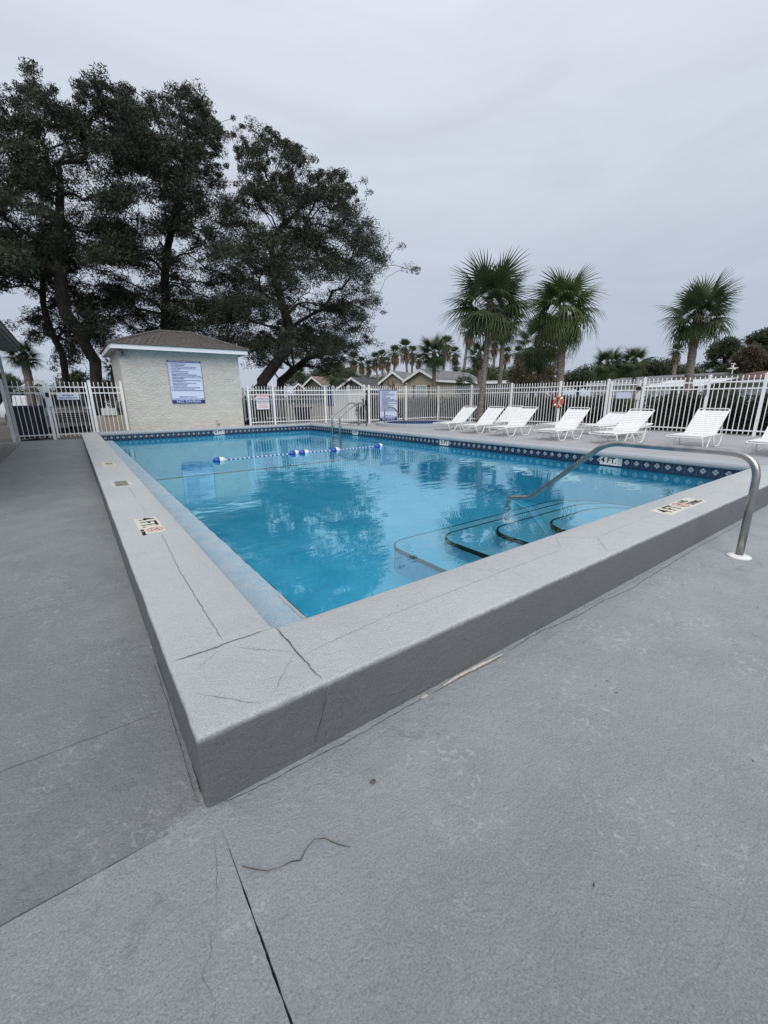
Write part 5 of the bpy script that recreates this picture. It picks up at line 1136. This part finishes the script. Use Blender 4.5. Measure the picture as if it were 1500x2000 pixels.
# ------------------------------------------------------------------ hedge, shrubs, background trees
def blob_tree(name, label, cat, D, poly, n_att, leaf, m, per=60, rad=.6, thick=2, seed=0, group=None, trunk=None, kind=None, rbase=.2, hole=.03):
    r = random.Random(seed); us = [q[0] for q in poly]; vs_ = [q[1] for q in poly]; att = []; rr = []; tries = 0
    while len(att) < n_att and tries < n_att*50:
        tries += 1; u, v = r.uniform(min(us), max(us)), r.uniform(min(vs_), max(vs_))
        if not inside(poly, u, v): continue
        q = spot(u, v, D+r.uniform(-thick, thick))
        if q.z < GZ+.1 or noise.noise(q*.5+Vector((seed, 1, 0))) < -hole*10: continue
        att.append(np.array(q)); rr.append(rad*r.uniform(.6, 1.1))
    c = np.mean(att, axis=0); base = Vector((c[0], c[1], GZ))
    if trunk: q = spot(trunk[0], 780, D); base = Vector((q.x, q.y, GZ))
    t = empty(name, base, 0, label, cat, group, kind); off = np.array(base)
    if trunk:
        top = spot(trunk[0]+(trunk[2] if len(trunk) > 2 else 0), trunk[1], D); k = 5; sm = [np.array(base.lerp(top, i/k)) for i in range(k+1)]
        NA, par, tips = grow(base, sm, att, .25, .12, seed); inst('trunk', limbs_mesh('trunk', NA-off, par, .014, rbase, M['bark']), t)
    v, f = leaf_cloud(np.array(att)-off, rr, per, leaf, 1.8, .75, .1, seed); inst('foliage', raw_mesh('foliage', v, f, 4, M[m]), t); return t
# hedge behind the right and back fences
hd = empty('hedge', (13.9, 6, GZ), 0, 'dense dark green clipped hedge behind the right fence', 'hedge')
r = np.random.default_rng(3)
def hedge_run(parent, x0, x1, y0, y1, zt, n):
    c = np.stack([r.uniform(x0, x1, n), r.uniform(y0, y1, n), r.uniform(GZ+.1, zt, n)], 1)-np.array([13.9, 6, GZ])
    v, f = leaf_cloud(c, np.full(n, .26), 46, .05, 1.7, .9, 0, 5); inst('foliage', raw_mesh('foliage', v, f, 4, M['hedge']), parent)
    b = MB(); b.box(((x0+x1)/2-13.9, (y0+y1)/2-6, (zt+GZ)/2-GZ-.12), (x1-x0-.25, y1-y0-.2, zt-GZ-.3)); b.build('inner_growth', M['hedge'], parent)
hedge_run(hd, 13.55, 14.5, 5.6, 13.6, .86, 1700); hedge_run(hd, 13.55, 14.5, -1.5, 4.5, .88, 1400)
hd2 = empty('hedge', (13.9, 6, GZ), 0, 'dark hedge behind the spa and its rules sign', 'hedge'); hedge_run(hd2, 9.75, 13.5, 13.45, 14.3, .84, 800)
blob_tree('shrub', 'yellow-green shrub rising above the fence before the beige house', 'shrub', 22, [(895, 770), (893, 745), (903, 735), (918, 738), (925, 750), (922, 770)], 40, .06, 'bush', 30, .25, .4, 31)
blob_tree('shrub', 'green shrubs seen through the right gate pickets', 'shrub', 17, [(1200, 830), (1200, 790), (1222, 778), (1252, 786), (1256, 830)], 110, .05, 'bush', 40, .22, .6, 32)
blob_tree('shrub', 'bare twiggy bush before the left gabled wing', 'shrub', 30, [(755, 768), (755, 745), (768, 738), (785, 745), (788, 768)], 30, .05, 'deadtree', 12, .3, .4, 33, trunk=(770, 760))
blob_tree('tree', 'bright green bushy trees behind the leaning palm trunk', 'tree', 46, [(895, 742), (900, 728), (925, 722), (960, 720), (985, 728), (1000, 722), (1018, 728), (1022, 752), (895, 752)], 190, .13, 'bush', 60, .9, 2, 34, trunk=(960, 745))
blob_tree('tree', 'dark mixed growth under the two tall palms', 'tree', 30, [(1000, 760), (1000, 735), (1012, 700), (1040, 690), (1075, 700), (1085, 735), (1090, 760)], 200, .10, 'deadtree', 40, .6, 1.2, 35, trunk=(1040, 750))
blob_tree('tree', 'dark round trees right of the pale palm trunk', 'tree', 55, [(1100, 752), (1104, 735), (1120, 724), (1135, 728), (1142, 718), (1155, 726), (1165, 752)], 130, .14, 'pine', 60, .9, 2, 36, trunk=(1130, 748))
blob_tree('tree', 'long dark line of trees above the grey roof', 'tree', 62, [(1150, 742), (1160, 718), (1200, 712), (1250, 716), (1275, 705), (1290, 712), (1305, 708), (1330, 720), (1360, 718), (1385, 728), (1392, 745), (1150, 748)], 420, .16, 'pine', 60, 1.1, 3, 37, trunk=(1280, 740))
blob_tree('pine_tree', 'flat-topped pine left of the red-brown roof trees', 'tree', 46, [(1392, 678), (1400, 668), (1425, 662), (1440, 668), (1444, 680), (1425, 690), (1440, 700), (1410, 694), (1395, 698), (1388, 708), (1405, 710), (1408, 716), (1376, 718), (1388, 705), (1385, 690)], 150, .10, 'pine', 70, .5, 1.2, 38, trunk=(1418, 690), rbase=.22)
blob_tree('pine_tree', 'taller pine at the right picture edge', 'tree', 46, [(1462, 668), (1472, 655), (1500, 642), (1540, 650), (1540, 700), (1500, 690), (1488, 672)], 150, .10, 'pine', 70, .55, 1.4, 39, trunk=(1492, 690), rbase=.25)
blob_tree('tree', 'brownish broad tree behind the red-brown roof', 'tree', 42, [(1428, 722), (1436, 700), (1445, 685), (1470, 676), (1490, 690), (1500, 700), (1545, 700), (1545, 728), (1428, 728)], 240, .11, 'deadtree', 60, .6, 1.5, 40, trunk=(1465, 715))
blob_tree('tree', 'dark low tree between the pine and the red-brown roof', 'tree', 44, [(1395, 738), (1400, 722), (1418, 714), (1440, 716), (1450, 730), (1450, 738)], 90, .10, 'pine', 60, .5, 1, 41, trunk=(1420, 732))
blob_tree('tree', 'low green trees on the skyline left of the tan roof', 'tree', 60, [(555, 752), (560, 735), (580, 728), (600, 735), (612, 722), (628, 718), (640, 735), (650, 722), (670, 716), (690, 728), (700, 740), (700, 752)], 230, .15, 'bush', 50, .9, 2, 42, trunk=(610, 745))
blob_tree('tree', 'far low treeline behind the row of fan palms', 'tree', 90, [(690, 752), (700, 735), (730, 738), (760, 732), (800, 736), (830, 733), (830, 752)], 160, .22, 'pine', 50, 1.4, 3, 43, trunk=(760, 745))
blob_tree('tree', 'shadowy shrubs beyond the left gate', 'tree', 34, [(120, 775), (120, 745), (135, 730), (160, 735), (175, 750), (210, 745), (240, 750), (240, 775)], 150, .10, 'oakleaf', 50, .7, 1.5, 44, trunk=(160, 770))
blob_tree('tree', 'dark distant trees left of the left palm', 'tree', 60, [(-60, 760), (-60, 735), (20, 740), (60, 752), (60, 762)], 90, .16, 'oakleaf', 50, 1.0, 2, 45, trunk=(0, 755))

blob_tree('shrub', 'dark shrubs behind the second white fence, right of the pump house', 'shrub', 25, [(468, 835), (468, 768), (500, 762), (540, 768), (580, 772), (620, 770), (660, 774), (665, 830)], 230, .07, 'bush', 45, .4, 1.0, 46)
blob_tree('shrub', 'dark low shrubs behind the parked cars at the left gate', 'shrub', 33, [(-30, 800), (-30, 768), (20, 762), (60, 766), (100, 762), (150, 766), (230, 764), (230, 800)], 160, .09, 'hedge', 45, .6, 1.0, 47)
